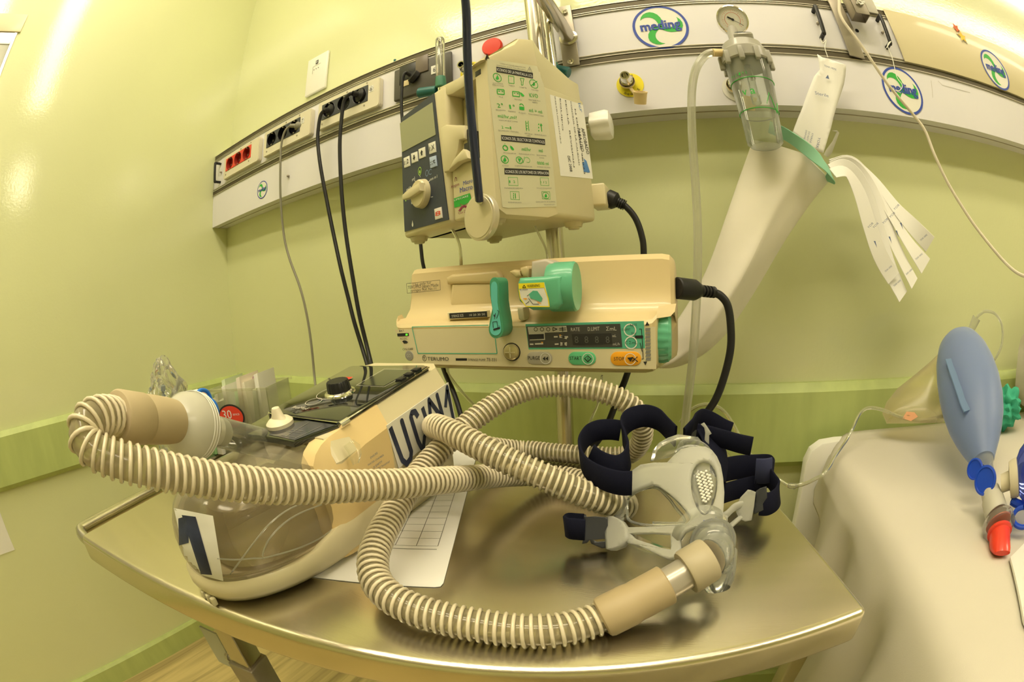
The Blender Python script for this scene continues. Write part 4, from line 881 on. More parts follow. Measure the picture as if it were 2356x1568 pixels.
for a, b_ in (((1014, 338), (1024, 400)), ((1024, 400), (1062, 454)), ((1062, 454), (1220, 456)), ((1188, 330), (1212, 400)), ((1212, 400), (1220, 456))): mb.bar(PLb, c6(*a), c6(*b_), 0.0010, 0.0008)
obj('label_border', mb, yellow_p, lb, recalc=False)
mb = MB(); mb.text('WARNING', PLb, c6(1070, 326), c6(1158, 320), 6, 0.0010)
for a, b_ in (((1040, 328), (1050, 310)), ((1050, 310), (1062, 327)), ((1062, 327), (1040, 328)), ((1080, 400), (1110, 440)), ((1090, 370), (1070, 385)), ((1110, 440), (1150, 440)), ((1060, 440), (1085, 420))): mb.bar(PLb, c6(*a), c6(*b_), 0.0006, 0.0010)
mb.text('PLUNGER', PLb, c6(1024, 350), c6(1076, 346), 3.5, 0.0010); obj('label_print', mb, black_p, lb, recalc=False)
mb = MB(); mb.shape(PLb, [c6(*p) for p in ((1082, 372), (1110, 348), (1140, 350), (1175, 400), (1165, 424), (1120, 408), (1094, 400))], 0.0011); obj('label_picture', mb, teal_p, lb, recalc=False)
mb = MB(); mb.shape(PLb, [c6(*p) for p in ((1040, 400), (1062, 398), (1076, 404), (1060, 410))], 0.0012); mb.shape(PLb, [c6(*p) for p in ((1134, 420), (1160, 432), (1168, 440), (1145, 432))], 0.0012); obj('label_arrow', mb, orange_p, lb, recalc=False)
# face print
T6 = lambda s, a, b_, h, n=0.0006: mb.text(s, SF, c6(*a), c6(*b_), h / 2.945, n)
B6 = lambda a, b_, w_=0.0007, n=0.0006: mb.bar(SF, c6(*a), c6(*b_), w_, n)
mb = MB(); mb.shape(SF, [c6(*p) for p in ((1058, 575), (1860, 553), (1868, 738), (1080, 746))], 0.0005)
for a, b_ in (((290, 594), (808, 582)), ((290, 594), (330, 772)), ((330, 772), (866, 774)), ((866, 774), (854, 672))): B6(a, b_, 0.0011)
obj('mint_field', mb, teal_p, sp, recalc=False)
mb = MB(); mb.shape(SF, [c6(*p) for p in ((1064, 590), (1700, 572), (1714, 730), (1082, 732))], 0.0009); obj('display_window', mb, mat('display_grey', (0.045, 0.045, 0.05), rough=0.3, coat=0.5), sp, recalc=False)
dw = bpy.data.objects['display_window']
mb = MB(); mb.shape(SF, [c6(*p) for p in ((1074, 594), (1336, 586), (1342, 626), (1190, 632), (1192, 680), (1090, 684))], 0.0012); obj('indicator_field', mb, lgrey_m, dw, recalc=False)
mb = MB()
for x in (1130, 1172, 1214): u, v = SF.uv(*c6(x, 609)); mb.ring_uv(SF, u, v, 0.0019, 0.0019, 0.0006, 0.0015)
for a, b_ in (((1246, 596), (1274, 608)), ((1274, 608), (1246, 620)), ((1246, 620), (1246, 596)), ((1288, 602), (1336, 600)), ((1288, 614), (1336, 612)), ((1310, 592), (1312, 624))): B6(a, b_, 0.0008, 0.0015)
mb.shape(SF, [c6(*p) for p in ((1082, 644), (1184, 640), (1186, 674), (1086, 678))], 0.0015); mb.shape(SF, [c6(*p) for p in ((1372, 642), (1640, 636), (1648, 708), (1382, 716))], 0.0013)
obj('indicator_symbol', mb, black_p, dw, recalc=False)
mb = MB(); T6('RATE', (1368, 622), (1428, 620), 24, 0.0013); T6('D.LIMIT', (1482, 620), (1562, 617), 26, 0.0013); T6('ΣmL', (1606, 618), (1676, 616), 26, 0.0013); T6('mL', (1648, 662), (1674, 661), 18, 0.0013); T6('mL/h', (1652, 718), (1698, 716), 18, 0.0013)
for a, b_ in (((1252, 660), (1278, 659)), ((1290, 662), (1348, 660)), ((1290, 650), (1340, 672)), ((1090, 710), (1114, 710)), ((1124, 708), (1180, 706)), ((1258, 710), (1284, 708)), ((1296, 700), (1340, 716)), ((1296, 716), (1340, 700))): B6(a, b_, 0.0016, 0.0013)
obj('display_lettering', mb, lgrey_m, dw, recalc=False)
mb = MB()
for x in (1408, 1475, 1545, 1618): T6('8', (x - 13, 702), (x + 13, 700), 46, 0.0016)
obj('segment_digits', mb, mat('dim_segments', (0.10, 0.10, 0.09), rough=0.5), dw, recalc=False)
mb = MB(); mb.shape(SF, [c6(*p) for p in ((1288, 645), (1302, 645), (1296, 656))], 0.0016); mb.shape(SF, [c6(*p) for p in ((1164, 694), (1182, 694), (1174, 704))], 0.0016); obj('amber_mark', mb, orange_p, dw, recalc=False)
# dials printed on the right
mb = MB()
for (x, y) in ((1766, 614), (1773, 700)): u, v = SF.uv(*c6(x, y)); mb.ring_uv(SF, u, v, 0.0060, 0.0060, 0.0011, 0.0010)
obj('pale_ring', mb, label_m, sp, recalc=False)
mb = MB(); T6('RATE', (1768, 588), (1814, 584), 14, 0.0010); T6('D.LIMIT', (1712, 618), (1770, 616), 14, 0.0010); T6('ΣmL', (1776, 642), (1810, 641), 12, 0.0010); T6('C ΣmL', (1732, 710), (1814, 708), 20, 0.0010)
for a, b_ in (((1828, 608), (1844, 608)), ((1844, 608), (1856, 812)), ((1834, 700), (1848, 760)), ((1846, 812), (1858, 810)), ((1798, 660), (1856, 660))): B6(a, b_, 0.0007, 0.0010)
B6((1800, 661), (1854, 660), 0.0030, 0.0009)
for q in (((1868, 586), (1898, 584), (1882, 556)), ((1856, 828), (1882, 826), (1870, 854))): mb.shape(SF, [c6(*p) for p in q], 0.0008)
T6('BAT.', (204, 626), (240, 624), 12); mb.shape(SF, [c6(*p) for p in ((190, 638), (268, 634), (270, 654), (192, 658))], 0.0007); T6('AC/DC', (210, 680), (260, 678), 13)
mb.shape(SF, [c6(*p) for p in ((224, 690), (236, 684), (250, 686), (264, 696), (254, 704), (236, 706))], 0.0007)
T6('ON/OFF', (228, 752), (298, 750), 15); T6('TERUMO', (396, 820), (540, 822), 24); T6('TERUFUSION', (586, 818), (662, 819), 13); T6('SYRINGE PUMP', (672, 822), (788, 824), 15); T6('TE-331', (796, 824), (862, 826), 22)
u, v = SF.uv(*c6(374, 805)); mb.ring_uv(SF, u, v, 0.0028, 0.0034, 0.0006, 0.0006); T6('T', (366, 816), (382, 816), 20); mb.shape(SF, [c6(*p) for p in ((586, 806), (662, 806), (662, 822), (586, 822))], 0.0004)
obj('face_lettering', mb, black_p, sp, recalc=False)
mb = MB()
for i in range(9): mb.shape(SF, [c6(*p) for p in ((1870 + i * 0.8, 602 + i * 25), (1904 + i * 0.6, 600 + i * 25), (1903 + i * 0.2, 620 + i * 25), (1870, 622 + i * 25))], 0.0006)
obj('level_scale', mb, grey_p, sp, recalc=False)
mb = MB(); mb.shape(SF, [c6(*p) for p in ((248, 640), (262, 639), (262, 651), (248, 652))], 0.0010); obj('battery_light', mb, mat('green_light', (0.1, 0.9, 0.05), rough=0.4, emit=(0.2, 1.0, 0.05), estr=0.6), sp, recalc=False)
# keys
def pill(px0, px1, r, m_, txt, tm=black_p):
    u0, v0 = SF.uv(*c6(*px0)); u1, v1 = SF.uv(*c6(*px1)); pts = [(u1 + r * math.cos(a), v1 + r * math.sin(a)) for a in [math.radians(-90 + 180 * i / 10) for i in range(11)]] + [(u0 + r * math.cos(a), v0 + r * math.sin(a)) for a in [math.radians(90 + 180 * i / 10) for i in range(11)]]
    o = obj('key', MB().prism(pts, SF, 0.0001, 0.0010, 0.0004), m_, sp); return o
k1 = pill((1108, 804), (1200, 804), 0.0070, mat('purge_grey', (0.45, 0.42, 0.34), rough=0.4), 'PURGE'); k2 = pill((1392, 806), (1492, 806), 0.0070, mat('start_green', (0.13, 0.55, 0.28), rough=0.4), 'START'); k3 = pill((1680, 808), (1796, 808), 0.0072, mat('stop_orange', (0.85, 0.38, 0.02), rough=0.4), 'STOP')
def kt(o, s, a, b_, h, extra=None, ring=None, rm=label_m):
    global mb
    mb = MB(); T6(s, a, b_, h, 0.0012)
    for q in extra or (): mb.shape(SF, [c6(*p) for p in q], 0.0016)
    obj('key_lettering', mb, black_p, o, recalc=False)
    if ring: mb = MB(); u, v = SF.uv(*c6(*ring)); mb.ring_uv(SF, u, v, 0.0058, 0.0058, 0.0007, 0.0014); obj('key_ring', mb, rm, o, recalc=False)
kt(k1, 'PURGE', (1078, 814), (1158, 814), 24, [((1176, 806), (1194, 792), (1194, 820)), ((1196, 806), (1214, 792), (1214, 820))], (1195, 806))
kt(k2, 'START', (1360, 816), (1440, 815), 24, [((1456, 806), (1482, 784), (1484, 788), (1462, 806)), ((1482, 784), (1508, 808), (1500, 808), (1480, 790)), ((1508, 806), (1482, 832), (1480, 824), (1500, 806)), ((1482, 832), (1456, 806), (1464, 806), (1484, 826)), ((1480, 797), (1484, 797), (1484, 816), (1480, 816))], (1482, 808))
kt(k3, 'STOP', (1658, 820), (1728, 819), 24, [((1748, 800), (1790, 796), (1770, 828)), ((1782, 794), (1822, 826), (1818, 830), (1778, 798)), ((1820, 794), (1782, 828), (1778, 824), (1816, 792))], (1768, 810))
mb = MB(); u, v = SF.uv(*c6(271, 788)); mb.lathe(SF.at(u, v, 0), SF.N, [(0, 0.0066), (0.001, 0.0060), (0.0012, 0.001)], 28); o = obj('power_key', mb, grey_m, sp)
mb = MB(); T6('GO', (258, 798), (286, 797), 22, 0.0016); obj('key_lettering', mb, lgrey_m, o, recalc=False)
# knob with brass ring, green dial at the right end
u, v = SF.uv(*c6(966, 762)); mb = MB().lathe(SF.at(u, v, 0.0001), SF.N, [(0, 0.0102), (0.001, 0.0102), (0.0012, 0.0094)], 36); kb = obj('jog_knob', mb, black_m, sp)
mb = MB().lathe(SF.at(u, v, 0.0010), SF.N, [(0, 0.0094), (0.003, 0.0086), (0.004, 0.0070), (0.0042, 0.001)], 36); obj('knob_cap', mb, mat('brass_knob', (0.55, 0.48, 0.28), rough=0.3, metal=0.8), kb)
mb = MB(); mb.box((u - 0.0005, v - 0.006, 0.0048), (u + 0.0005, v + 0.006, 0.0060), 0, SF); mb.box((u - 0.006, v - 0.0005, 0.0048), (u + 0.006, v + 0.0005, 0.0060), 0, SF); obj('knob_cross', mb, cream_m, kb)
A = SF.at(ub(*c6(1990, 670), -0.022)[0], ub(*c6(1990, 670), -0.022)[1], -0.026)
mb = MB(); rs_ = []
for h, k_ in ((-0.010, 1.0), (0.0, 1.02), (0.006, 0.96), (0.009, 0.80), (0.0095, 0.2)):
    rs_.append([A + SF.X * h + (SF.N * 0.017 * math.cos(a) + SF.Y * 0.0265 * math.sin(a)) * k_ * (1 + 0.02 * math.cos(20 * a)) for a in [2 * math.pi * i / 80 for i in range(80)]])
mb.rings(rs_); obj('setting_dial', mb, mint_m, sp)

# ================================================================ SUCTION REGULATOR AND JAR
J = P(1713, 128, y=0.60); JX, JY = J.x, J.y
suc = thing('suction_unit', 'clear graduated suction jar with grey lid, blue-topped knob and dial gauge', 'suction jar', (JX, JY, J.z - 0.16))
zt = J.z
mb = MB(); mb.lathe((JX, JY, zt), UP, [(-0.018, 0.0365), (-0.016, 0.0385), (0.0, 0.0385), (0.004, 0.034), (0.016, 0.031), (0.020, 0.026), (0.020, 0.002)], 48); lid = obj('lid', mb, grey_m, suc)
lid.data.materials[0] = mat('lid_grey', (0.38, 0.37, 0.33), rough=0.3, coat=0.3)
mb = MB()
for i in range(10):
    a = i * 2 * math.pi / 10; q = Vector((JX + 0.0385 * math.cos(a), JY + 0.0385 * math.sin(a), zt - 0.017)); mb.box((q.x - 0.004, q.y - 0.004, q.z - 0.008), (q.x + 0.004, q.y + 0.004, q.z + 0.014), 0.002)
obj('lid_lug', mb, lid.data.materials[0], lid)
mb = MB(); mb.lathe((JX, JY, zt - 0.016), -UP, [(0, 0.0340), (0.02, 0.0335), (0.080, 0.0300), (0.082, 0.0285), (0.120, 0.0275), (0.126, 0.0265), (0.130, 0.022), (0.130, 0.0005)], 48, cap=False); jar = obj('jar', mb, jar_m, suc)
mb = MB(); mb.lathe((JX, JY, zt - 0.018), -UP, [(0, 0.006), (0.05, 0.006), (0.05, 0.0075), (0.062, 0.0075), (0.062, 0.003)], 16); obj('dip_tube', mb, jar_m, suc)
mb = MB()
JP = Plane((JX, JY, zt), (1, 0, 0), UP)
def jarring(dz, r, a0, a1):
    pts = [Vector((JX + r * math.cos(a), JY + r * math.sin(a), zt + dz)) for a in [math.radians(a0 + (a1 - a0) * i / 32) for i in range(33)]]; mb.tube(pts, 0.0006, 6)
jarring(-0.052, 0.0330, 150, 380); jarring(-0.098, 0.0296, 150, 380)
obj('fill_mark', mb, green_p, jar)
def wrap_text(s, dz, r, a_start, h, da):
    global mb
    for i, ch in enumerate(s):
        a = math.radians(a_start + i * da); O = Vector((JX + r * math.cos(a), JY + r * math.sin(a), zt + dz)); N_ = Vector((math.cos(a), math.sin(a), 0)); X_ = Vector((-math.sin(a), math.cos(a), 0))
        mb.text_uv(ch, Plane(O, X_, UP), -h * 0.3, 0, h * 0.6, h, n=0.0006)
mb = MB(); wrap_text('MAXIMO', -0.047, 0.0328, 205, 0.0045, 9); wrap_text('va', -0.078, 0.0312, 232, 0.012, 22)
for a0_, z0_, z1_ in ((285, -0.092, -0.074), (300, -0.074, -0.104), (315, -0.104, -0.086)):
    mb.tube([Vector((JX + 0.0308 * math.cos(math.radians(a0_ + i * 3.75)), JY + 0.0308 * math.sin(math.radians(a0_ + i * 3.75)), zt + z0_ + (z1_ - z0_) * i / 4)) for i in range(5)], 0.0006, 5)
obj('jar_lettering', mb, green_p, jar, recalc=False)
# knob
K = P(1712, 92, y=0.590); mb = MB().lathe(K + Vector((0, 0, -0.010)), Vector((-0.05, -0.5, 0.9)), [(-0.012, 0.009), (0, 0.0130), (0.004, 0.0150), (0.018, 0.0150), (0.020, 0.0135), (0.0205, 0.001)], 36); kn = obj('regulator_knob', mb, lid.data.materials[0], suc)
kd = Vector((-0.05, -0.5, 0.9)).normalized(); Q = K + Vector((0, 0, -0.010)) + kd * 0.0207
KP = Plane(Q, (1, 0, 0), kd.cross(Vector((1, 0, 0))))
mb = MB(); mb.disc_uv(KP, 0, 0, 0.0125, n=0.0002); obj('knob_badge', mb, mat('badge_blue', (0.02, 0.20, 0.55), rough=0.4), kn, recalc=False)
mb = MB(); mb.ring_uv(KP, -0.001, 0, 0.0085, 0.0085, 0.0022, 0.0005, a0=2.2, a1=5.2); mb.bar_uv(KP, -0.004, 0.001, 0.001, 0.005, 0.0022, 0.0006); mb.bar_uv(KP, 0.001, 0.005, 0.004, -0.003, 0.0022, 0.0007); obj('badge_print', mb, white_p, kn, recalc=False)
# gauge
G = P(1685, 46, y=0.625); gd = (Vector((0.02, -0.02, CAMZ)) - G); gd = Vector((0.0, -0.93, -0.35)).normalized()
mb = MB().lathe(G - gd * 0.022, gd, [(0, 0.020), (0.002, 0.0245), (0.018, 0.0245), (0.020, 0.0265), (0.026, 0.0265), (0.027, 0.0245), (0.0245, 0.0235)], 44, cap=False); ga = obj('gauge', mb, chrome_m, suc, recalc=False)
GP = Plane(G + gd * 0.002, (1, 0, 0), gd.cross(Vector((1, 0, 0))))
mb = MB(); mb.disc_uv(GP, 0, 0, 0.0240, n=0.0, k=40); obj('gauge_face', mb, label_m, ga, recalc=False)
mb = MB()
for i in range(25):
    a = math.radians(225 - i * 11.25); r0 = 0.0165 if i % 4 else 0.0150; mb.bar_uv(GP, r0 * math.cos(a), r0 * math.sin(a), 0.0180 * math.cos(a), 0.0180 * math.sin(a), 0.0004, 0.0004)
mb.ring_uv(GP, 0, 0, 0.0130, 0.0130, 0.0005, 0.0004, a0=-0.8, a1=3.9); obj('gauge_scale', mb, red_p, ga, recalc=False)
mb = MB(); mb.bar_uv(GP, 0, 0, 0.0165, -0.0105, 0.0008, 0.0010); mb.bar_uv(GP, -0.008, 0.005, 0.002, -0.0012, 0.0030, 0.0012); mb.disc_uv(GP, 0, 0, 0.0022, n=0.0014); mb.disc_uv(GP, 0.001, -0.017, 0.0014, n=0.001); obj('gauge_needle', mb, black_p, ga, recalc=False)
mb = MB(); mb.tube([Vector((JX + 0.004, JY + 0.01, zt + 0.015)), Vector((JX - 0.004, JY + 0.02, zt + 0.04)), G - gd * 0.02], 0.009, 16, smooth=4); mb.tube([Vector((JX, JY, zt + 0.012)), K], 0.010, 16); mb.tube([Vector((JX, JY + 0.02, zt + 0.008)), Vector((JX, RY + 0.001, zt + 0.008))], 0.008, 14); obj('regulator_body', mb, lid.data.materials[0], suc)
mb = MB(); a = P(1664, 122, y=0.590); b2 = P(1640, 121, y=0.585); mb.tube([a + Vector((0.01, 0, 0)), a, b2], 0.0062, 14); obj('outlet_spout', mb, mat('ivory_cap', (0.8, 0.62, 0.33)), suc)
line([P(1654, 122, y=.588), P(1638, 121, y=.588), P(1620, 130, y=.588), P(1603, 155, y=.59), P(1594, 190, y=.595), P(1591, 240, y=.60), P(1593, 320, y=.60), P(1600, 420, y=.60), P(1605, 520, y=.60), P(1605, 620, y=.60), P(1601, 720, y=.60), P(1592, 840, y=.60), P(1580, 940, y=.60), P(1570, 1030, y=.60)], 0.0062, 'wide milky suction tube dropping from the jar lid down past the syringe pump', 'suction_tube', 'tube')

# ================================================================ traced plates and lofted soft things
from mathutils.geometry import tessellate_polygon
from mathutils.bvhtree import BVHTree
def plate(name, outer, holes, dfun, th, m_, parent, maxlen=14, **kw):
    """a moulded plate: outline (and holes) measured on the photograph, laid on a curved surface given by its distance, real thickness"""
    loops = [outer] + holes; b = bmesh.new()
    flat = [p for L in loops for p in L]; vs = [b.verts.new((p[0], p[1], 0)) for p in flat]
    for tri in tessellate_polygon([[Vector((x, y, 0)) for x, y in L] for L in loops]):
        try: b.faces.new([vs[i] for i in tri])
        except ValueError: pass
    for _ in range(6):
        es = [e for e in b.edges if e.calc_length() > maxlen]
        if not es: break
        bmesh.ops.subdivide_edges(b, edges=es, cuts=1); bmesh.ops.triangulate(b, faces=b.faces)
    bmesh.ops.recalc_face_normals(b, faces=b.faces)
    for v in b.verts: v.co = P(v.co.x, v.co.y, d=dfun(v.co.x, v.co.y))
    mb = MB(); mb.merge(b); o = obj(name, mb, m_, parent, **kw)
    s_ = o.modifiers.new('Solidify', 'SOLIDIFY'); s_.thickness = th; s_.offset = 0
    return o
def loft(rows, th, k=8, bulge=None, ends=True):
    """rows: (Lpx, Rpx, distance) -> closed soft body of thickness th"""
    mb = MB(); rs_ = []
    for i, (a, b_, d) in enumerate(rows):
        A = P(*a, d=d if not isinstance(d, tuple) else d[0]); B = P(*b_, d=d if not isinstance(d, tuple) else d[1]); n = ((A + B) / 2 - Vector((0, 0, CAMZ))).normalized()
        t = th if not isinstance(th, (list, tuple)) else th[i]; r_ = []
        for j in range(k + 1):
            s_ = j / k; r_.append(A.lerp(B, s_) - n * t * math.sqrt(max(0.02, 1 - (2 * s_ - 1) ** 2)) * (bulge(i, s_) if bulge else 1))
        for j in range(k - 1, 0, -1):
            s_ = j / k; r_.append(A.lerp(B, s_) + n * t * 0.8 * math.sqrt(max(0.02, 1 - (2 * s_ - 1) ** 2)))
        rs_.append(r_)
    mb.rings(rs_); return mb

# ---------------------------------------------------------------- sterile pouches hanging from the rail
c5r = lambda x, y: (1800 + x / 3.92, y / 3.92)
YP = Plane((0, 0.655, CAMZ), (1, 0, 0), UP)
t = thing('sterile_pouch', 'long white sterile paper pouch hanging by a string from the rail handle', 'pouch', P(1860, 330, y=.655))
outl = [c5r(*p) for p in ((316, 490), (365, 520), (415, 530), (450, 545), (575, 585), (568, 680), (555, 760), (520, 870), (490, 960), (460, 1060), (440, 1150), (370, 1380), (250, 1330), (90, 1200), (135, 1080), (180, 970), (230, 830), (285, 690), (340, 625), (330, 560))]
def ypd(y0): return lambda x, y: (P(x, y, y=y0) - Vector((0, 0, CAMZ))).length
obj_p = plate('pouch', outl, [], lambda x, y: ypd(0.655)(x, y) + 0.002 * math.sin(x * 0.12), 0.0014, paper_m, t)
mb = MB()
mb.text('TEAR HERE', YP, c5r(372, 608), c5r(482, 645), 4, 0.004); mb.shape(YP, [c5r(*p) for p in ((384, 712), (418, 722), (406, 682))], 0.004); mb.text('Sterile', YP, c5r(290, 858), c5r(412, 886), 7, 0.004)
mb.text('YORK', YP, c5r(318, 1240), c5r(296, 1340), 6, 0.004)
for s, a, b_ in (('STERILE', (262, 1205), (240, 1290)), ('DO NOT', (232, 1190), (212, 1270)), ('DISPOSE', (206, 1178), (186, 1260))): mb.text(s, YP, c5r(*a), c5r(*b_), 3.5, 0.004)
obj('pouch_print', mb, mat('slate_print', (0.10, 0.14, 0.28), rough=0.6), t, recalc=False)
mb = loft([((1914, 300), (1916, 301), .78), ((1926, 300), (1931, 305), .78), ((1915, 325), (1922, 330), .78), ((1900, 345), (1914, 352), .78), ((1895, 356), (1905, 362), .78)], 0.002, 4)
obj('torn_flap', mb, paper_m, t)
# big crepe-wrapped package
pkg = thing('wrapped_package', 'big white crepe-wrapped package hanging bent behind the suction jar', 'package', P(1540, 840, y=.64))
rows = [((1722, 322), (1912, 416)), ((1697, 396), (1872, 462)), ((1662, 500), (1806, 556)), ((1632, 592), (1770, 622)), ((1604, 656), (1722, 700)), ((1562, 722), (1668, 778)), ((1522, 782), (1604, 832)), ((1486, 822), (1530, 854))]
mb = MB(); rs_ = []
for i, (a, b_) in enumerate(rows):
    A = P(*a, y=.655); B = P(*b_, y=.675); r_ = []
    for s_, dy in ((0, 0), (0.06, -.018), (0.28, -.034), (0.50, -.046), (0.60, -.048), (0.66, -.040), (0.82, -.026 + 0.006 * math.sin(i * 2.1)), (0.96, -.008), (1, 0), (0.75, .02), (0.5, .026), (0.25, .02)):
        q = A.lerp(B, s_); q.y += dy + 0.003 * math.sin(i * 1.7 + s_ * 9); r_.append(q)
    rs_.append(r_)
    if i == 0: rs_ = [[c.copy() for c in r_], [c.lerp(r_[4], .02) + Vector((.001, 0, -.004)) for c in r_]]; rs_ = [[sum(r_, Vector()) / len(r_) + (c - sum(r_, Vector()) / len(r_)) * .9 + Vector((0, 0, .001)) for c in r_], rs_[0], [c + Vector((0, 0, -.002)) for c in r_]]
mb.rings(rs_); o = obj('wrapping', mb, pink_m, pkg, sharp=50)
s_ = o.modifiers.new('Subdivision', 'SUBSURF'); s_.levels = 2; s_.render_levels = 2
s_ = o.modifiers.new('Solidify', 'SOLIDIFY'); s_.thickness = 0.0006
mb = MB().ribbon([P(1770, 292, y=.63), P(1806, 308, y=.62), P(1850, 338, y=.61), P(1892, 376, y=.615), P(1912, 402, y=.64), P(1908, 418, y=.668)], [Vector((-0.35, -0.15, 0.9))] * 5 + [Vector((-.9, 0, .4))], 0.0190, 0.0016); obj('mint_tape', mb, mintband_m, pkg)
# fanned pouch tails
tails = [([(1914, 392), (1950, 386), (1984, 430), (2014, 520), (2044, 610), (2078, 682)], .645, 0.026), ([(1914, 388), (1956, 380), (1996, 424), (2036, 510), (2072, 590), (2104, 652)], .652, 0.026),
         ([(1914, 384), (1960, 376), (2006, 420), (2052, 496), (2092, 560), (2130, 612)], .660, 0.026), ([(1914, 380), (1962, 374), (2012, 414), (2062, 478), (2104, 524), (2140, 562)], .668, 0.024), ([(1916, 398), (1948, 396), (1976, 440), (2002, 520), (2026, 588), (2056, 640)], .638, 0.022)]
labs = ['lowest of the white pouch tails fanning right of the mint tape', 'second lowest white pouch tail fanning right of the mint tape', 'middle white pouch tail in the fan right of the mint tape', 'topmost white pouch tail in the fan right of the mint tape', 'short leftmost white pouch tail curving right of the mint tape']
for (L, y0, wd), lab in zip(tails, labs):
    t = thing('pouch_tail', lab, 'pouch', P(*L[-1], y=y0), 'fanned white pouch tails')
    pts = [P(*p, y=y0 + 0.006 * math.sin(i)) for i, p in enumerate(L)]
    W = []
    for i in range(len(pts)):
        T = (pts[min(i + 1, len(pts) - 1)] - pts[max(i - 1, 0)]).normalized(); W.append(Vector((-T.z, (0.15 + 0.5 * math.sin(i * .9 + y0 * 160)), T.x)))
    obj('strip', MB().ribbon(pts, W, wd * .9, 0.0012, 6, wd * 1.3), paper_m, t)
    TPn = Plane((0, y0 - 0.012, CAMZ), (1, 0, 0), UP); mb = MB()
    e = L[-2]; e2 = L[-1]; mx, my = (e[0] * .45 + e2[0] * .55, e[1] * .45 + e2[1] * .55)
    mb.text('TEAR HERE', TPn, (mx - 6, my + 10), (mx + 10, my - 4), 4, 0); f_ = L[3]; mb.shape(TPn, [(f_[0] + 8, f_[1] + 34), (f_[0] + 12, f_[1] + 34), (f_[0] + 16, f_[1] + 50)], 0); mb.text('YOR', TPn, (f_[0] - 4, f_[1] + 6), (f_[0] + 8, f_[1] - 6), 5, 0)
    obj('strip_print', mb, mat('slate_print', (0.10, 0.14, 0.28)), t, recalc=False)

# ================================================================ BED ON THE RIGHT
bed = thing('bed', 'white hospital bed with rounded headboard corner under draped cream linen', 'bed', (0.65, -0.3, 0.0))
hb = [(0.206, 0.30), (0.206, 0.655), (0.214, 0.675), (0.232, 0.687), (0.26, 0.690), (1.15, 0.690), (1.15, 0.30)]
hp = Plane((0, 0.700, 0), (1, 0, 0), UP); obj('headboard', MB().prism(hb, hp, 0.0, 0.022, 0.004), white_m, bed)
obj('mattress', MB().box((0.262, -1.35, 0.52), (1.12, 0.660, 0.672), 0.03), mat('mattress_cover', (0.72, 0.70, 0.62), rough=0.7), bed)
obj('bed_frame', MB().box((0.27, -1.35, 0.42), (1.10, 0.66, 0.50), 0.01), cream_m, bed)
for x, y in ((0.262, 0.60), (1.05, 0.60), (0.30, -1.2), (1.05, -1.2)): obj('leg', MB().box((x, y, 0.0), (x + 0.05, y + 0.06, 0.42), 0.006), cream_m, bed)
obj('side_column', MB().box((0.325, 0.575, 0.10), (0.355, 0.64, 0.42), 0.006), cream_m, bed)
# linen
ny, nt_ = 90, 46
mb = MB(); grid = []
TOPZ = 0.694
for i in range(ny + 1):
    y = 0.700 - 1.7 * i / ny; row = []
    xl = 0.222 + (max(0, y - 0.60) ** 1.3) * 0.9
    zb = 0.56 - max(0, (0.56 - y)) * 0.62 if y > 0.42 else 0.475 - (0.42 - y) * 3.2
    zb = max(zb, 0.22)
    if y > 0.56: zb = 0.56 + (y - 0.56) * 0.75
    for j in range(nt_ + 1):
        s_ = j / nt_
        if s_ < 0.45:
            t_ = s_ / 0.45; x = 1.16 + (xl + 0.03 - 1.16) * t_; z = TOPZ + 0.003 * math.sin(7 * x + 3 * y) * math.sin(5 * y)
        elif s_ < 0.58:
            a = (s_ - 0.45) / 0.13 * math.pi / 2; x = xl + 0.03 - 0.03 * math.sin(a); z = TOPZ - 0.03 * (1 - math.cos(a))
        else:
            t_ = (s_ - 0.58) / 0.42; z = TOPZ - 0.03 - (TOPZ - 0.03 - zb) * t_
            dz = (TOPZ - 0.03 - z); amp = min(1, dz / 0.10) * 0.017
            x = xl - 0.06 * dz + amp * (math.sin(44 * y + 1.1) + 0.5 * math.sin(83 * y + 2)) - 0.004
        row.append(mb.bm.verts.new((x, y, z)))
    grid.append(row)
for i in range(ny):
    for j in range(nt_): mb.bm.faces.new((grid[i][j], grid[i][j + 1], grid[i + 1][j + 1], grid[i + 1][j]))
o = obj('bed_linen', mb, sheet_m, label='cream pink linen draped over the bed in soft folds', cat='sheet', sharp=80)
s_ = o.modifiers.new('Solidify', 'SOLIDIFY'); s_.thickness = 0.003; s_.offset = 1
# underpad, pillow, green cloth at the right edge
UPn = Plane((0, 0, 0.700), (1, 0, 0), (0, 1, 0))
obj('underpad', MB().prism([(P(*p, z=.70).x, P(*p, z=.70).y) for p in ((2322, 1286), (2420, 1180), (2600, 1500), (2420, 1700), (2352, 1430))], UPn, 0.0, 0.003, 0.001), label_m, label='thin white pad lying on the linen at the right picture edge', cat='pad')
q = P(2350, 905, d=1.0); mb = MB(); b = bmesh.new(); bmesh.ops.create_uvsphere(b, u_segments=32, v_segments=16, radius=1)
for v in b.verts:
    c_ = v.co; f_ = lambda a: math.copysign(abs(a) ** 0.6, a); v.co = Vector((q.x + 0.185 + f_(c_.x) * 0.19, min(q.y - 0.02 + f_(c_.y) * 0.13, 0.69), 0.79 + f_(c_.z) * 0.092))
mb.merge(b); obj('pillow', mb, sheet_m, label='plump cream pillow cut off by the right edge behind the blue bag', cat='pillow', sharp=80)
mb = MB(); q = P(2318, 930, d=.90); b = bmesh.new(); bmesh.ops.create_icosphere(b, subdivisions=4, radius=1)
for v in b.verts:
    c_ = v.co.copy(); n_ = 1 + 0.22 * math.sin(9 * c_.x + 4 * c_.z) * math.sin(7 * c_.y + 2) + 0.1 * math.sin(17 * c_.z + 3 * c_.x); v.co = Vector((q.x + c_.x * 0.036 * n_, q.y + c_.y * 0.03 * n_, q.z - 0.004 + c_.z * 0.034 * n_))
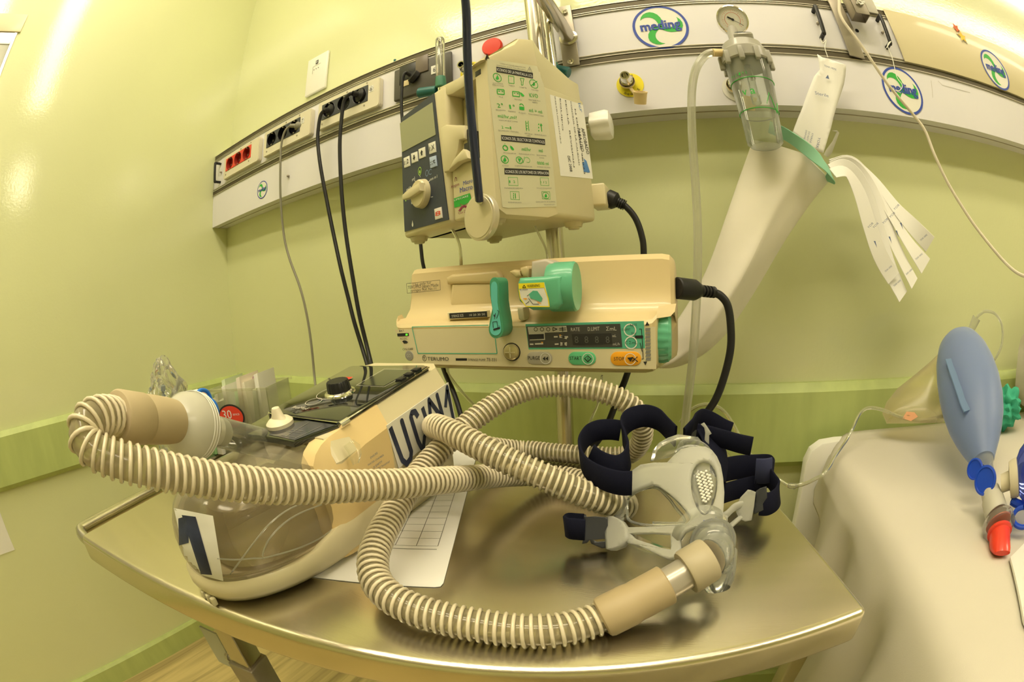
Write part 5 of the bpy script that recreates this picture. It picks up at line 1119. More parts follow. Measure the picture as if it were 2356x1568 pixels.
mb.merge(b); obj('green_cloth', mb, greenc_m, label='crumpled green cloth between the blue bag and the pillow', cat='cloth', sharp=60)

# ---------------------------------------------------------------- manual resuscitator
am = thing('resuscitator_bag', 'blue squeeze bag resuscitator with clear valve and red cap on the linen', 'resuscitator', P(2290, 1180, d=.55))
Hd = P(2204, 792, d=.80); Tl = P(2262, 1062, d=.615); ax = (Tl - Hd); L = ax.length
mb = MB().lathe(Hd, ax, [(L * f_, r) for f_, r in ((0, .012), (0.004, .026), (0.03, .036), (0.09, .0455), (0.20, .0530), (0.33, .0565), (0.46, .0570), (0.58, .0545), (0.70, .0485), (0.80, .0400), (0.88, .0315), (0.94, .0245), (0.985, .0195), (1.0, .018))], 56, cap=False)
bag = obj('squeeze_bag', mb, ambu_m, am)
tree = BVHTree.FromPolygons([v.co + ROOT[bag.name] for v in bag.data.vertices], [p.vertices[:] for p in bag.data.polygons])
def surf(tree, px, py, off=0.0008):
    a = ray(px, py); h = tree.ray_cast(Vector((0, 0, CAMZ)), a); return (h[0] - a * off) if h[0] is not None else None
pts = [surf(tree, x, y, 0.001) for x, y in ((2186, 826), (2198, 860), (2210, 895), (2220, 925), (2229, 944))]
pts = [p for p in pts if p]
if len(pts) > 2: obj('hand_strap', MB().ribbon(pts, Vector((1, 0.1, 0.25)), 0.019, 0.0022), clear('strap_blue', (0.35, 0.50, 0.72), body=0.75, rough=0.35, bodyrgb=(0.28, 0.42, 0.68)), bag)
dN = ax.normalized()
mb = MB(); mb.lathe(Hd + dN * 0.200 * (L / 0.25), dN, [(0, .043), (0.006, .0405), (0.03, .0310), (0.045, .024)], 48, cap=False); 
mb = MB().lathe(Hd - dN * 0.012, dN, [(0, 0.018), (0.003, 0.024), (0.010, 0.0265), (0.014, 0.026)], 36); obj('inlet_valve', mb, label_m, am)
mb = MB(); mb.cyl(Hd - dN * 0.01, P(2222, 782, d=.80), 0.006); mb.lathe(P(2226, 776, d=.80), P(2245, 735, d=.80) - P(2226, 776, d=.80), [(0, .0060), (.006, .0085), (.010, .0085), (.011, .0065), (.036, .0085), (.036, .004)], 20); obj('tube_connector', mb, milk_m, am)
# reservoir bag
mb = loft([((2166, 806), (2196, 812), .82), ((2142, 830), (2192, 846), .81), ((2104, 862), (2188, 886), .80), ((2066, 892), (2184, 920), .79), ((2040, 924), (2182, 944), .775), ((2030, 950), (2176, 962), .765), ((2040, 974), (2170, 972), .755)], [.008, .014, .020, .022, .020, .014, .004], 10)
rv = obj('reservoir_bag', mb, resv_m, am)
tr2 = BVHTree.FromPolygons([v.co + ROOT[rv.name] for v in rv.data.vertices], [p.vertices[:] for p in rv.data.polygons])
mb = MB(); q = [surf(tr2, x, y, .001) for x, y in ((2076, 962), (2086, 946), (2104, 948), (2112, 958), (2096, 968))]
if all(q): mb.poly(q); obj('orange_print', mb, mat('faded_orange', (0.75, 0.38, 0.20), rough=0.6), rv, recalc=False)
# valve chain
N0 = P(2262, 1056, d=.62); N1 = P(2274, 1120, d=.575); mb = MB().lathe(N0, N1 - N0, [(-0.006, .0185), (0.006, .0165), (0.02, .0130), (0.045, .0125), (0.045, .011)], 32, cap=False); obj('neck', mb, clear_m, am)
V0 = P(2278, 1128, d=.570); V1 = P(2296, 1196, d=.545); mb = MB().lathe(V0, V1 - V0, [(0, .0120), (0.002, .0135), (0.012, .0138), (0.013, .0155), (0.034, .0160), (0.036, .015)], 36); obj('valve_body', mb, lgrey_m, am)
W0 = P(2296, 1196, d=.545); W1 = P(2301, 1225, d=.535); mb = MB().lathe(W0, W1 - W0, [(-0.003, .016), (0.0, .0215), (0.012, .0225), (0.016, .019), (0.022, .0125), (0.034, .0115), (0.034, .010)], 36, cap=False); obj('valve_housing', mb, clear_m, am)
mb = MB().lathe(W0.lerp(W1, .25), W1 - W0, [(0, .0175), (0.0012, .0170), (0.0016, .001)], 32); obj('valve_membrane', mb, clear('red_membrane', (0.8, 0.25, 0.15), body=0.75, rough=.3, bodyrgb=(0.75, .12, .06)), am)
Rd0 = P(2300, 1226, d=.528); Rd1 = P(2301, 1285, d=.508); mb = MB(); dr = (Rd1 - Rd0).normalized(); a_, b__ = frame_from(dr)
rs_ = []
for h, rx, ry, sh in ((-0.004, .0165, .0145, 0), (0.0, .0172, .0152, 0), (0.001, .0145, .0130, 0), (0.016, .0140, .0120, 0), (0.024, .0132, .0085, .003), (0.031, .0110, .0040, .006)):
    rs_.append([Rd0 + dr * h + a_ * (rx * math.cos(x)) + b__ * (ry * math.sin(x) + sh) for x in [2 * math.pi * i / 36 for i in range(36)]])
mb.rings(rs_); obj('red_cap', mb, red_m, am)
for p, d_, r in (((2244, 1078), .585, .0125), ((2268, 1104), .560, .0165)):
    q = P(*p, d=d_); nn = (Vector((0, 0, CAMZ)) - q).normalized(); nn = (nn + Vector((-1.0, -.1, 0))).normalized()
    mb = MB().lathe(q, nn, [(-0.004, r * .8), (0, r), (0.003, r), (0.0035, r * .86), (0.0022, r * .82), (0.002, .001)], 32); obj('port_cap', mb, bblue_m, am)
mb = MB(); mb.cyl(P(2252, 1080, d=.59), P(2272, 1090, d=.588), .0075); obj('port_stub', mb, dblue_m, am)
# face mask of the resuscitator
fm_ = thing('resuscitator_mask', 'clear blue face mask with beige collar at the right edge', 'mask', P(2350, 1110, d=.55))
A = P(2303, 1112, d=.56); B = P(2338, 1098, d=.56); mb = MB().lathe(A, B - A, [(0, .0105), (.012, .0110), (.013, .0200), (.018, .0215), (.024, .0215), (.026, .019)], 36); obj('collar', mb, beige_m, fm_)
mb = MB().lathe(B + (B - A) * 0.1, B - A, [(0, .020), (.006, .028), (.02, .036), (.04, .042), (.05, .045)], 40, cap=False, sq=1.0); obj('dome', mb, dblue_m, fm_)
pts = [P(*p, d=.55) for p in ((2356, 1165), (2340, 1172), (2330, 1190), (2338, 1207), (2356, 1212), (2372, 1200))]
obj('strap_hook', MB().tube(pts, .0030, 10, smooth=6), bblue_m, fm_)
obj('hook_ring', MB().tube([P(*p, d=.56) for p in ((2326, 1150), (2340, 1158), (2356, 1162), (2380, 1160))], .0050, 10, smooth=6), bblue_m, fm_)
# tubing
line([P(2247, 730, d=.80), P(2256, 722, d=.80), P(2268, 716, d=.80), P(2290, 722, d=.80), P(2305, 748, d=.80), P(2306, 785, d=.80), P(2296, 815, d=.80), P(2280, 838, d=.81)], .0024, 'thin clear tube looping over the top of the blue bag', 'oxygen_tube', m_=milk_m)
line([P(2170, 955, d=.77), P(2120, 966, d=.76), P(2075, 960, d=.75), P(2030, 942, d=.74), P(1998, 938, d=.73), P(1978, 952, d=.72), P(1962, 985, d=.70), P(1948, 1012, d=.69), P(1925, 1045, d=.665), P(1900, 1085, d=.64), P(1870, 1104, d=.64), P(1845, 1114, d=.645), P(1818, 1117, d=.65), P(1800, 1108, d=.66), P(1770, 1088, d=.68), P(1740, 1060, d=.68), P(1712, 1025, d=.68), P(1692, 985, d=.68), P(1668, 948, d=.68), P(1640, 931, d=.68), P(1610, 932, d=.68), P(1583, 948, d=.68), P(1565, 972, d=.68)], .0027, 'clear oxygen tube arching from the blue bag, over the linen, behind the mask', 'oxygen_tube', m_=clear('tube_clear', (.95, .95, .9), body=.28, rough=.1, gloss=.9, bodyrgb=(.7, .7, .55)))
mb = MB().lathe(P(1832, 1119, d=.645), P(1812, 1116, d=.648) - P(1832, 1119, d=.645), [(0, .003), (.002, .0042), (.01, .0042), (.013, .003)], 14); obj('tube_coupling', mb, clear_m, label='little clear coupling in the oxygen tube left of the bed corner', cat='coupling')

# ================================================================ STEEL TABLE
ca_, sa_ = math.cos(math.radians(15.9)), math.sin(math.radians(15.9))
TB = Plane((0.134, 0.205, TZ), (ca_, sa_, 0), (-sa_, ca_, 0))
tab = thing('steel_table', 'stainless steel overbed table with rounded front lip', 'table', TB.at(-0.33, 0.16, -TZ))
mb = MB().box((-0.655, 0, -0.030), (0, 0.330, 0), 0.006, TB, 4); obj('tabletop', mb, steel_m, tab)
mb = MB().tube([TB.at(-0.645, 0.012, -0.012), TB.at(-0.664, 0.010, -0.010), TB.at(-0.680, 0.013, -0.008), TB.at(-0.686, 0.026, -0.007), TB.at(-0.686, 0.10, -0.007), TB.at(-0.686, 0.22, -0.007), TB.at(-0.686, 0.304, -0.007), TB.at(-0.680, 0.318, -0.008), TB.at(-0.664, 0.322, -0.010), TB.at(-0.645, 0.320, -0.012)], 0.0075, 14, smooth=5); obj('side_rail', mb, tube_m, tab)
lg = P(536, 1456, d=.45); lu = (lg - TB.O).dot(TB.X); lv_ = (lg - TB.O).dot(TB.Y)
def tbox(name, u0, v0, u1, v1, z0, z1, m_, bev=.0015): return obj(name, MB().box((u0, v0, z0 - TZ), (u1, v1, z1 - TZ), bev, TB), m_, tab)
tbox('column', lu - .012, lv_ - .012, lu + .012, lv_ + .012, 0.30, TZ - .0300, tube_m)
tbox('sleeve', lu - .0155, lv_ - .0155, lu + .0155, lv_ + .0155, 0.08, P(560, 1520, x=lg.x).z, gsteel_m)
bb = P(560, 1520, x=lg.x).z
mb = MB(); A = TB.at(lu - .016, lv_ + 0.0, bb - TZ - .010); mb.cyl(A, A - TB.X * .012, .004); mb.lathe(A - TB.X * .012, -TB.X, [(0, .006), (.004, .006)], 8); obj('clamp_bolt', mb, alu_m, tab)
mb = MB(); mb.box((lu - .056, lv_ - .001, bb - TZ - .030), (lu - .030, lv_ + .001, bb - TZ + .022), 0, TB); obj('bolt_wing', mb, frost_m, tab)
obj('foot_beam', MB().box((lu - .016, -0.05, 0.045 - TZ), (lu + .016, 0.42, 0.085 - TZ), .004, TB), gsteel_m, tab)
obj('foot_beam', MB().box((lu + .016, 0.15, 0.045 - TZ), (lu + .50, 0.185, 0.080 - TZ), .004, TB), gsteel_m, tab)
for u_, v_ in ((lu, -.04), (lu, .40), (lu + .48, .168)):
    c_ = TB.at(u_, v_, 0.024 - TZ); mb = MB(); mb.cyl(c_ - TB.X * .010, c_ + TB.X * .010, .024); mb.cyl(c_, c_ + UP * .03, .006); obj('castor', mb, black_m, tab)

# printed sheet of paper under the hoses
pa = thing('paper_form', 'white printed form with a ruled grid lying under the hoses', 'paper', (-.19, .25, TZ + .0003))
pa0 = Plane(Vector((P(1018, 1352, z=TZ).x, P(1018, 1352, z=TZ).y, TZ)), Vector((.93, .366, 0)), Vector((-.366, .93, 0)))
obj('sheet', MB().prism([(-.005, 0), (-.0015, .001), (0, .005), (0, .285), (-.205, .285), (-.205, 0)], pa0, .0003, .0008), paper_m, pa)
mb = MB()
for i in range(9): mb.bar_uv(pa0, -.10, .055 + i * .012, -.012, .055 + i * .012, .0004, .0010)
for i in range(6): mb.bar_uv(pa0, -.012 - i * .0175, .055, -.012 - i * .0175, .20, .0006, .0010)
for i in range(4): mb.bar_uv(pa0, -.10, .163 + i * .012, -.012, .163 + i * .012, .0003, .0010)
mb.bar_uv(pa0, -.10, .050, -.012, .050, .0008, .0010)
obj('ruled_grid', mb, grey_p, pa, recalc=False)

# ================================================================ BREATHING MACHINE
CX = -.290
cp = thing('breathing_machine', 'cream breathing machine with clear water chamber and glossy black top', 'breathing machine', (CX, .25, TZ))
def Z(z): return CAMZ + z
def dshape(rx, ry, yb, yc=.200, n=26, cx=CX, e=2.3):
    pts = []
    for i in range(n + 1):
        a = math.pi * i / n; c_, s_ = math.cos(a), math.sin(a)
        pts.append((cx + rx * math.copysign(abs(c_) ** (2 / e), c_), yc - ry * abs(s_) ** (2 / e)))
    return pts + [(cx - rx, yb), (cx + rx, yb)]
mb = MB(); rs_ = []
for z, ins in ((-.1895, .012), (-.1860, .004), (-.180, .0), (-.172, .0), (-.168, .0025), (-.168, .0065), (-.176, .0075)):
    rs_.append([Vector((x, y, Z(z) + (0.30 * min(max(0, y - .165), .075) if z > -.175 else 0))) for x, y in dshape(.0602 - ins, .110 - ins, .345)])
mb.rings(rs_); obj('base_tray', mb, cream_m, cp, sharp=40)
obj('tray_floor', MB().rings([[Vector((x, y, Z(z))) for x, y in dshape(.050, .100, .235)] for z in (-.182, -.1745)]), tan_m, cp)
mb = MB(); 
for z0_ in (0,):
    for i in range(3): mb.box((-.290 + i * .007, .0900, Z(-.1895)), (-.286 + i * .007, .0945, Z(-.183)), .0008)
obj('grip_rib', mb, creamd_m, cp)
def zt_(y): return -.0885 + (y - .23) * .155
def zs_(y): return -.0840 - (.380 - y) * .160
def bsec(y, lift=0, s_=0): 
    zt2, zs2 = zt_(y) - .002, zs_(y)
    x0, x1 = -.3495 + s_, -.2315 - s_
    return [Vector(p) for p in ((x0 + .003, y, Z(-.1885 + lift)), (x0, y, Z(-.180 + lift)), (x0, y, Z(zs2)), (x0 + .008, y, Z(zt2)), (x1 - .010, y, Z(zt2)), (x1, y, Z(zs2)), (x1, y, Z(-.180 + lift)), (x1 - .003, y, Z(-.1885 + lift)))]
mb = MB().rings([bsec(.212, 0, .002), bsec(.216), bsec(.250), bsec(.300), bsec(.345), bsec(.372), bsec(.385, .004, .010)]); obj('body', mb, cream_m, cp, sharp=25)
# forward dock facet (yellowed)
mb = MB(); R_ = []
for y, a_, b_, ix in ((.276, 0, 0, 0), (.245, 0, 0, 0), (.216, -.001, -.003, 0), (.207, -.003, -.009, .0005), (.200, -.007, -.020, .0018), (.1955, -.014, -.034, .0045)):
    z1_, z2_ = zt_(y) - .0012 + a_, zs_(y) + b_
    R_.append([Vector(p) for p in ((-.2550, y, Z(z1_)), (-.2412, y, Z(z1_)), (-.2309 - ix, y, Z(z2_)), (-.2309 - ix, y, Z(-.186)), (-.2450, y, Z(-.186)), (-.2550, y, Z(z1_ - .03)))])
mb.rings(R_); obj('dock_wing', mb, yellowc_m, cp, sharp=28)
MT = Plane((CX, .23, Z(-.0885)), (1, 0, 0), Vector((0, 1, .155)))
# black glossy top
sl = .13 / 1.0
def mt(name, pts, n0, n1, m_, bev=.001, parent=cp): return obj(name, MB().prism(pts, MT, n0, n1, bev), m_, parent)
gt = mt('glass_top', [(-.0465, .001), (.0470, .003), (.0470, .133), (.040, .136), (-.052, .131), (-.055, .126)], -.0015, .0035, gloss_m, .0015)
mb = MB()
for a, b_ in (((-.0465, .001), (-.055, .126)), ((-.055, .126), (-.052, .131)), ((-.052, .131), (.040, .136)), ((.0478, .003), (.0478, .133)), ((-.0465, .0005), (.0470, .0025))): mb.tube([MT.at(a[0], a[1], .0018), MT.at(b_[0], b_[1], .0018)], .0011, 8)
mb.cyl(MT.at(.0480, .000, .0005), MT.at(.0480, .010, .0005), .0030); obj('chrome_edge', mb, chrome_m, cp)
mb = MB(); mb.shape_uv(MT, [(.006, .075), (.036, .075), (.038, .118), (.004, .118)], .0040); obj('screen', mb, mat('dim_screen', (.03, .035, .028), rough=.12, coat=1.0), gt, recalc=False)
mb = MB()
for a, b_ in (((.004, .073), (.038, .073)), ((.038, .073), (.040, .120)), ((.040, .120), (.002, .120)), ((.002, .120), (.004, .073))): mb.bar_uv(MT, *a, *b_, .0005, .0042)
mb.ring_uv(MT, -.008, .052, .016, .016, .0006, .0042); mb.ring_uv(MT, -.012, .030, .008, .008, .0006, .0042)
mb.text_uv('ResMed', MT, -.024, .012, .020, .005, .03, .0040); obj('top_print', mb, lgrey_m, gt, recalc=False)
for i in range(3): mt('top_key', [(.040 - .002, .090 + i * .013), (.0455, .090 + i * .013), (.0455, .098 + i * .013), (.038, .098 + i * .013)], .0036, .0050, black_m, .0004, gt)
mb = MB(); mb.shape_uv(MT, [(-.030, .086), (-.018, .087), (-.019, .094), (-.031, .093)], .0042); obj('red_mark', mb, red_p, gt, recalc=False)
kO = MT.at(-.0005, .054, .0036); mb = MB()
mb.lathe(kO, MT.N, [(0, .0150), (.0015, .0145), (.0028, .0125), (.003, .0115)], 36); obj('knob_ring', mb, chrome_m, cp)
mb = MB(); rs_ = []
for h, r in ((.003, .0112), (.011, .0105), (.0120, .0098), (.0121, .002)): rs_.append([kO + MT.N * h + (MT.X * math.cos(a) + MT.Y * math.sin(a)) * r * (1 + .025 * math.cos(18 * a)) for a in [2 * math.pi * i / 72 for i in range(72)]])
mb.rings(rs_); obj('control_knob', mb, black_m, cp)
# navy key plate and cream dial in front
kpp = mt('key_plate', [(-.041, -.042), (-.026, -.0385), (-.008, -.036), (.012, -.0345), (.030, -.0345), (.0375, -.018), (.0475, .0020), (-.0470, .0005), (-.0460, -.020)], -.004, .0010, gloss_m, .0010)
mb = MB(); mb.shape_uv(MT, [(-.004, -.033), (.030, -.0325), (.036, -.018), (.045, -.001), (.010, -.001), (-.002, -.010)], .0013); obj('key_field', mb, mat('navy_gloss', (.012, .016, .035), rough=.12, coat=.8), kpp, recalc=False)
mb = MB()
for a, b_ in (((.008, -.020), (.024, -.018)), ((.008, -.023), (.024, -.021)), ((.010, -.030), (.028, -.029)), ((.016, -.032), (.016, -.004)), ((.028, -.030), (.034, -.006))): mb.bar_uv(MT, *a, *b_, .0005, .0015)
obj('key_print', mb, grey_p, kpp, recalc=False)
dq = MT.at(-.0095, -.0150, .0012)
mb = MB().lathe(dq, MT.N, [(0, .0122), (.003, .0122), (.0055, .0095), (.007, .006)], 36); mb.rings([[dq + MT.N * h + MT.X * (rx * math.cos(a)) + MT.Y * (ry * math.sin(a)) for a in [2 * math.pi * i / 28 for i in range(28)]] for h, rx, ry in ((.004, .0105, .0058), (.009, .0060, .0048), (.0130, .0046, .0040), (.0152, .0036, .0032), (.0156, .001, .001))]); obj('humidifier_dial', mb, white_m, cp)
bpy.data.objects['humidifier_dial'].data.materials[0] = mat('ivory_dial', (.80, .73, .55), rough=.35)
# marker label on the side
CS = Plane((-.2312, 0, CAMZ), (0, 1, 0), UP)
ul = obj('name_label', MB().prism([CS.uv(*p) for p in ((888, 978), (1030, 879), (1047, 964), (916, 1077))], CS, .0002, .0008), label_m, cp)
mb = MB()
chars = (('U', (902, 1064), (958, 1018)), ('C', (950, 1032), (990, 1000)), ('I', (988, 996), (998, 988)), ('N', (1000, 990), (1028, 964)), ('1', (1022, 965), (1044, 950)))
def stroke(px, wd):
    for a, b_ in zip(px, px[1:]):
        mb.bar(CS, a, b_, wd, .0011)
        u_, v_ = CS.uv(*b_); mb.disc_uv(CS, u_, v_, wd / 2, n=.00112, k=10)
c2z = lambda x, y: (560 + x / 4.125, 820 + y / 4.125)
for L in (((1385, 670), (1500, 980), (1540, 1015), (1580, 960), (1585, 900), (1495, 610)), ((1650, 570), (1620, 520), (1590, 530), (1580, 570), (1650, 800), (1680, 860), (1700, 860), (1710, 760)), ((1690, 480), (1750, 660)), ((1775, 640), (1752, 410), (1895, 600), (1830, 365)), ((1910, 480), (1925, 290), (1985, 590))):
    stroke([c2z(*p) for p in L], .0052)
obj('label_writing', mb, marker_p, ul, recalc=False)
mb = MB()
for s, a, b_, h in (('ENSURE', (1195, 968), (1262, 918), 5), ('WATER CHAMBER', (1170, 1036), (1322, 938), 4.5), ('IS EMPTY', (1225, 1060), (1308, 1000), 5.5), ('BEFORE TRANSPORT', (1240, 1084), (1380, 1000), 4.5)): mb.text(s, CS, c2z(*a), c2z(*b_), h, .0012)
obj('warning_print', mb, mat('slate_print', (.1, .14, .28)), cp, recalc=False)
# clear chamber
mb = MB(); rs_ = []
for z, ins in ((-.1735, .009), (-.168, .0065), (-.160, .0040), (-.146, .0035), (-.134, .0055), (-.122, .0105), (-.114, .019), (-.1085, .031), (-.1062, .044), (-.1055, .052)):
    rs_.append([Vector((x, y, Z(z) + (.06 * max(0, y - .12) if z > -.15 else .12 * max(0, y - .12)))) for x, y in dshape(.0590 - ins * .75, .1125 - ins, .2105, e=2.6)])
mb.rings(rs_, cap0=False); ch = obj('water_chamber', mb, chamber_m, cp, sharp=60)
trc = BVHTree.FromPolygons([v.co + ROOT[ch.name] for v in ch.data.vertices], [p.vertices[:] for p in ch.data.polygons])
mb = MB()
for L in ([(444, 1346), (470, 1356), (500, 1345), (530, 1320), (556, 1285), (590, 1240), (625, 1200), (670, 1168), (720, 1152), (770, 1146)], [(500, 1284), (540, 1287), (580, 1284), (606, 1283), (650, 1272), (700, 1255), (745, 1232), (785, 1200)], [(604, 1282), (608, 1262), (622, 1236), (650, 1206), (690, 1180), (740, 1160)]):
    q = [surf(trc, x, y, .0004) for x, y in L]; q = [p for p in q if p]
    if len(q) > 3: mb.tube(q, .0006, 6, smooth=4)
if len(mb.bm.verts): obj('moulded_seam', mb, milk_m, ch)
mb = MB(); mb.rings([[Vector((x, y, Z(z))) for x, y in dshape(.040 - i_, .072 - i_, .205, .190)] for z, i_ in ((-.170, .0), (-.150, .0), (-.128, .006), (-.122, .014))]); obj('inner_tub', mb, clear('inner_tub_plastic', (.85, .80, .66), body=.35, rough=.2, gloss=.6, bodyrgb=(.55, .45, .28)), ch)
mb = MB()
for z in (-.1655, -.1700): mb.tube([Vector((x, y, Z(z))) for x, y in dshape(.0535, .1045, .205)[:-2]], .0012, 6)
obj('seal_ring', mb, tan_m, ch)
# number label on the chamber
def on_surf(px_list, off): return [surf(trc, x, y, off) for x, y in px_list]
def patch(name, A, B, C_, D, m_, off, n=10, parent=None):   # A top-left, B top-right, C bottom-right, D bottom-left in pixels, on the chamber
    b = MB(); g = []
    for i in range(n + 1):
        r_ = []
        for j in range(n + 1):
            s_, t_ = j / n, i / n
            x = (A[0] * (1 - s_) + B[0] * s_) * (1 - t_) + (D[0] * (1 - s_) + C_[0] * s_) * t_; y = (A[1] * (1 - s_) + B[1] * s_) * (1 - t_) + (D[1] * (1 - s_) + C_[1] * s_) * t_
            q = surf(trc, x, y, off); r_.append(b.bm.verts.new(q) if q else None)
        g.append(r_)
    for i in range(n):
        for j in range(n):
            f_ = (g[i][j], g[i][j + 1], g[i + 1][j + 1], g[i + 1][j])
            if all(f_): b.bm.faces.new(f_)
    return obj(name, b, m_, parent, recalc=False)
nl = patch('number_label', (400, 1168), (490, 1186), (514, 1336), (432, 1314), label_m, .0008, 12, ch)
patch('number_writing', (418, 1184), (450, 1188), (488, 1322), (462, 1320), marker_p, .0013, 12, nl)
patch('number_writing', (410, 1192), (432, 1186), (434, 1248), (412, 1254), marker_p, .0013, 8, nl)
# clear latch tab at the dock
mb = loft([((790, 1026), (812, 1010), .3335), ((800, 1040), (828, 1022), .3320), ((806, 1056), (832, 1042), .3305), ((812, 1070), (826, 1064), .3295)], .0015, 6); obj('latch_tab', mb, clear_m, cp)

# ---------------------------------------------------------------- filter and adapter at the outlet
I0 = P(590, 1015, d=.375); F0 = P(497, 991, d=.342); F1 = P(392, 968, d=.300); F2 = P(266, 957, d=.262)
obj('outlet_pipe', MB().lathe(I0, F0 - I0, [(-.03, .0125), (0, .0125), ((F0 - I0).length, .0115)], 28, cap=False), clear_m, cp)
fl = thing('breathing_filter', 'round milky white breathing filter with a blue port cap, on the machine outlet', 'filter', F0.lerp(F1, .5))
Lf = (F1 - F0).length
mb = MB().lathe(F0, F1 - F0, [(-.008, .0108), (Lf * .10, .0112), (Lf * .26, .0135), (Lf * .36, .0195), (Lf * .44, .0222), (Lf * .49, .0232), (Lf * .60, .0232), (Lf * .65, .0224), (Lf * .76, .0212), (Lf * .86, .0170), (Lf * .94, .0120), (Lf, .0115)], 48, cap=False); fs = obj('filter_shell', mb, filt_m, fl)
mb = MB(); dF = (F1 - F0).normalized()
for h in (.49, .545, .60): mb.lathe(F0 + dF * Lf * h, dF, [(-.0006, .0234), (0, .0238), (.0006, .0234)], 48, cap=False)
obj('rim', mb, label_m, fl)
mb = MB(); q = [P(*p, d=d_) for p, d_ in (((452, 905), .345), ((463, 897), .350), ((476, 900), .355), ((484, 914), .358), ((488, 930), .358))]; mb.tube(q, .0016, 10, smooth=6); q2 = P(488, 944, d=.356)
b = bmesh.new(); bmesh.ops.create_uvsphere(b, u_segments=20, v_segments=12, radius=.0062)
for v in b.verts: v.co = Vector((v.co.x, v.co.y, v.co.z * 1.5)) + q2
mb.merge(b); obj('port_cap', mb, bluecap_m, fl)
# ================================================================ CORRUGATED HOSE
DH = .0218
HP = [(268, 957, .262), (246, 955, .252), (218, 960, .244), (197, 978, .240), (192, 1002, .238), (208, 1028, .236), (245, 1048, .235), (300, 1066, .235), (360, 1080, .237), (430, 1094, .242), (520, 1108, .250), (620, 1118, .262), (720, 1120, .277), (820, 1117, .293), (920, 1112, .312), (1000, 1106, .335), (1070, 1100, .365), (1140, 1094, .400), (1210, 1092, .430), (1280, 1095, .445), (1345, 1108, .440),
      (1400, 1128, .420), (1432, 1150, .390), (1436, 1166, .360), (1405, 1156, .345), (1350, 1138, .336), (1290, 1113, .332), (1230, 1086, .332), (1170, 1060, .335), (1110, 1030, .342), (1060, 1004, .355), (1022, 986, .372), (1000, 979, .392), (1002, 986, .420), (1030, 1001, .450), (1075, 1016, .480), (1130, 1026, .505), (1200, 1034, .520), (1270, 1040, .525), (1340, 1046, .520), (1400, 1050, .505), (1448, 1044, .482),
      (1474, 1016, .460), (1478, 980, .442), (1462, 944, .430), (1425, 916, .424), (1370, 897, .424), (1310, 888, .430), (1250, 889, .432), (1190, 904, .426), (1140, 930, .418), (1090, 964, .410), (1045, 1002, .402), (1005, 1042, .392), (968, 1084, .378), (935, 1130, .360), (902, 1185, .338), (872, 1240, .318), (858, 1290, .302), (866, 1336, .290), (900, 1374, .279), (960, 1404, .271), (1040, 1426, .265), (1120, 1441, .261), (1200, 1451, .259), (1275, 1450, .259), (1335, 1438, .2605), (1392, 1418, .263)]
hs = thing('corrugated_hose', 'long cream ribbed breathing hose looping across the steel table', 'hose', P(858, 1290, d=.302))
hp_ = []
for x, y, d in HP:
    q = P(x, y, d=d); zmin = TZ + DH / 2 + .0004
    if q.z < zmin: q = P(x, y, z=zmin)
    hp_.append(q)
fine = resample(catmull(hp_, 14), .0011)
for q in fine: q.z = max(q.z, TZ + DH / 2 + .0004)
fr_ = frames(fine)
pitch = .0049
mb = MB(); rs_ = []; ph = 0.0; nsd = 6; step = .00055
hel = []
for i, (p, (T, a, b_)) in enumerate(zip(fine, fr_)):
    nsub = 4
    nx = fine[i + 1] if i + 1 < len(fine) else p; fa = fr_[min(i + 1, len(fr_) - 1)]
    for k in range(nsub):
        t_ = k / nsub; q = p.lerp(nx, t_); aa = a.lerp(fa[1], t_).normalized(); bb_ = b_.lerp(fa[2], t_).normalized()
        hel.append(q + (aa * math.cos(ph) + bb_ * math.sin(ph)) * (DH / 2 - .0011)); ph += 2 * math.pi * .0011 / nsub / pitch
mb.tube(hel, .00125, 6); obj('spiral_rib', mb, cord_m, hs, sharp=80)
sub = fine[::3]
obj('hose_wall', MB().tube(sub, DH / 2 - .0019, 18, cap=False), hosew_m, hs, sharp=80)
# tan cuff at the machine end, cream cuff at the mask end
L2 = (F2 - F1).length
mb = MB().lathe(F1, F2 - F1, [(-.004, .0122), (-.003, .0140), (L2 * .10, .0146), (L2 * .45, .0148), (L2 * .52, .0138), (L2 * .56, .0150), (L2 * .96, .0148), (L2 * .99, .0138), (L2, .0112)], 40); obj('tan_cuff', mb, tan_m, hs)
C0 = P(1384, 1422, d=.263); C1 = P(1535, 1343, d=.266); Lc = (C1 - C0).length
mb = MB().lathe(C0, C1 - C0, [(0, .0112), (.001, .0128), (.003, .0134), (Lc * .42, .0134), (Lc * .50, .0128), (Lc * .56, .0130), (Lc * .98, .0130), (Lc, .0118), (Lc, .010)], 44); obj('cream_cuff', mb, mat('cuff_cream', (.43, .34, .20), rough=.5), hs)

# ================================================================ FULL-FACE MASK
mk = thing('face_mask', 'clear full-face breathing mask with navy headgear lying on the steel table', 'mask', P(1600, 1300, d=.30))
c4 = lambda x, y: (1250 + x / 3.485, 900 + y / 3.485)
def md(px, py): return .288 + (1240 - py) * .00019 + ((px - 1625) / 220) ** 2 * .045
S0 = P(1535, 1343, d=.266); S1 = P(1588, 1312, d=.269); S2 = P(1632, 1284, d=.272)
obj('swivel_sleeve', MB().lathe(S0, S1 - S0, [(-.004, .0104), ((S1 - S0).length + .004, .0104)], 36), mat('swivel_grey', (.45, .41, .35), rough=.25, metal=.3), mk)
Ls = (S2 - S1).length
obj('swivel_ring', MB().lathe(S1, S2 - S1, [(-.003, .0100), (-.003, .0140), (-.0015, .0148), (Ls * .9, .0145), (Ls, .0138), (Ls, .010)], 40), mat('swivel_tan', (.44, .38, .26), rough=.45), mk)
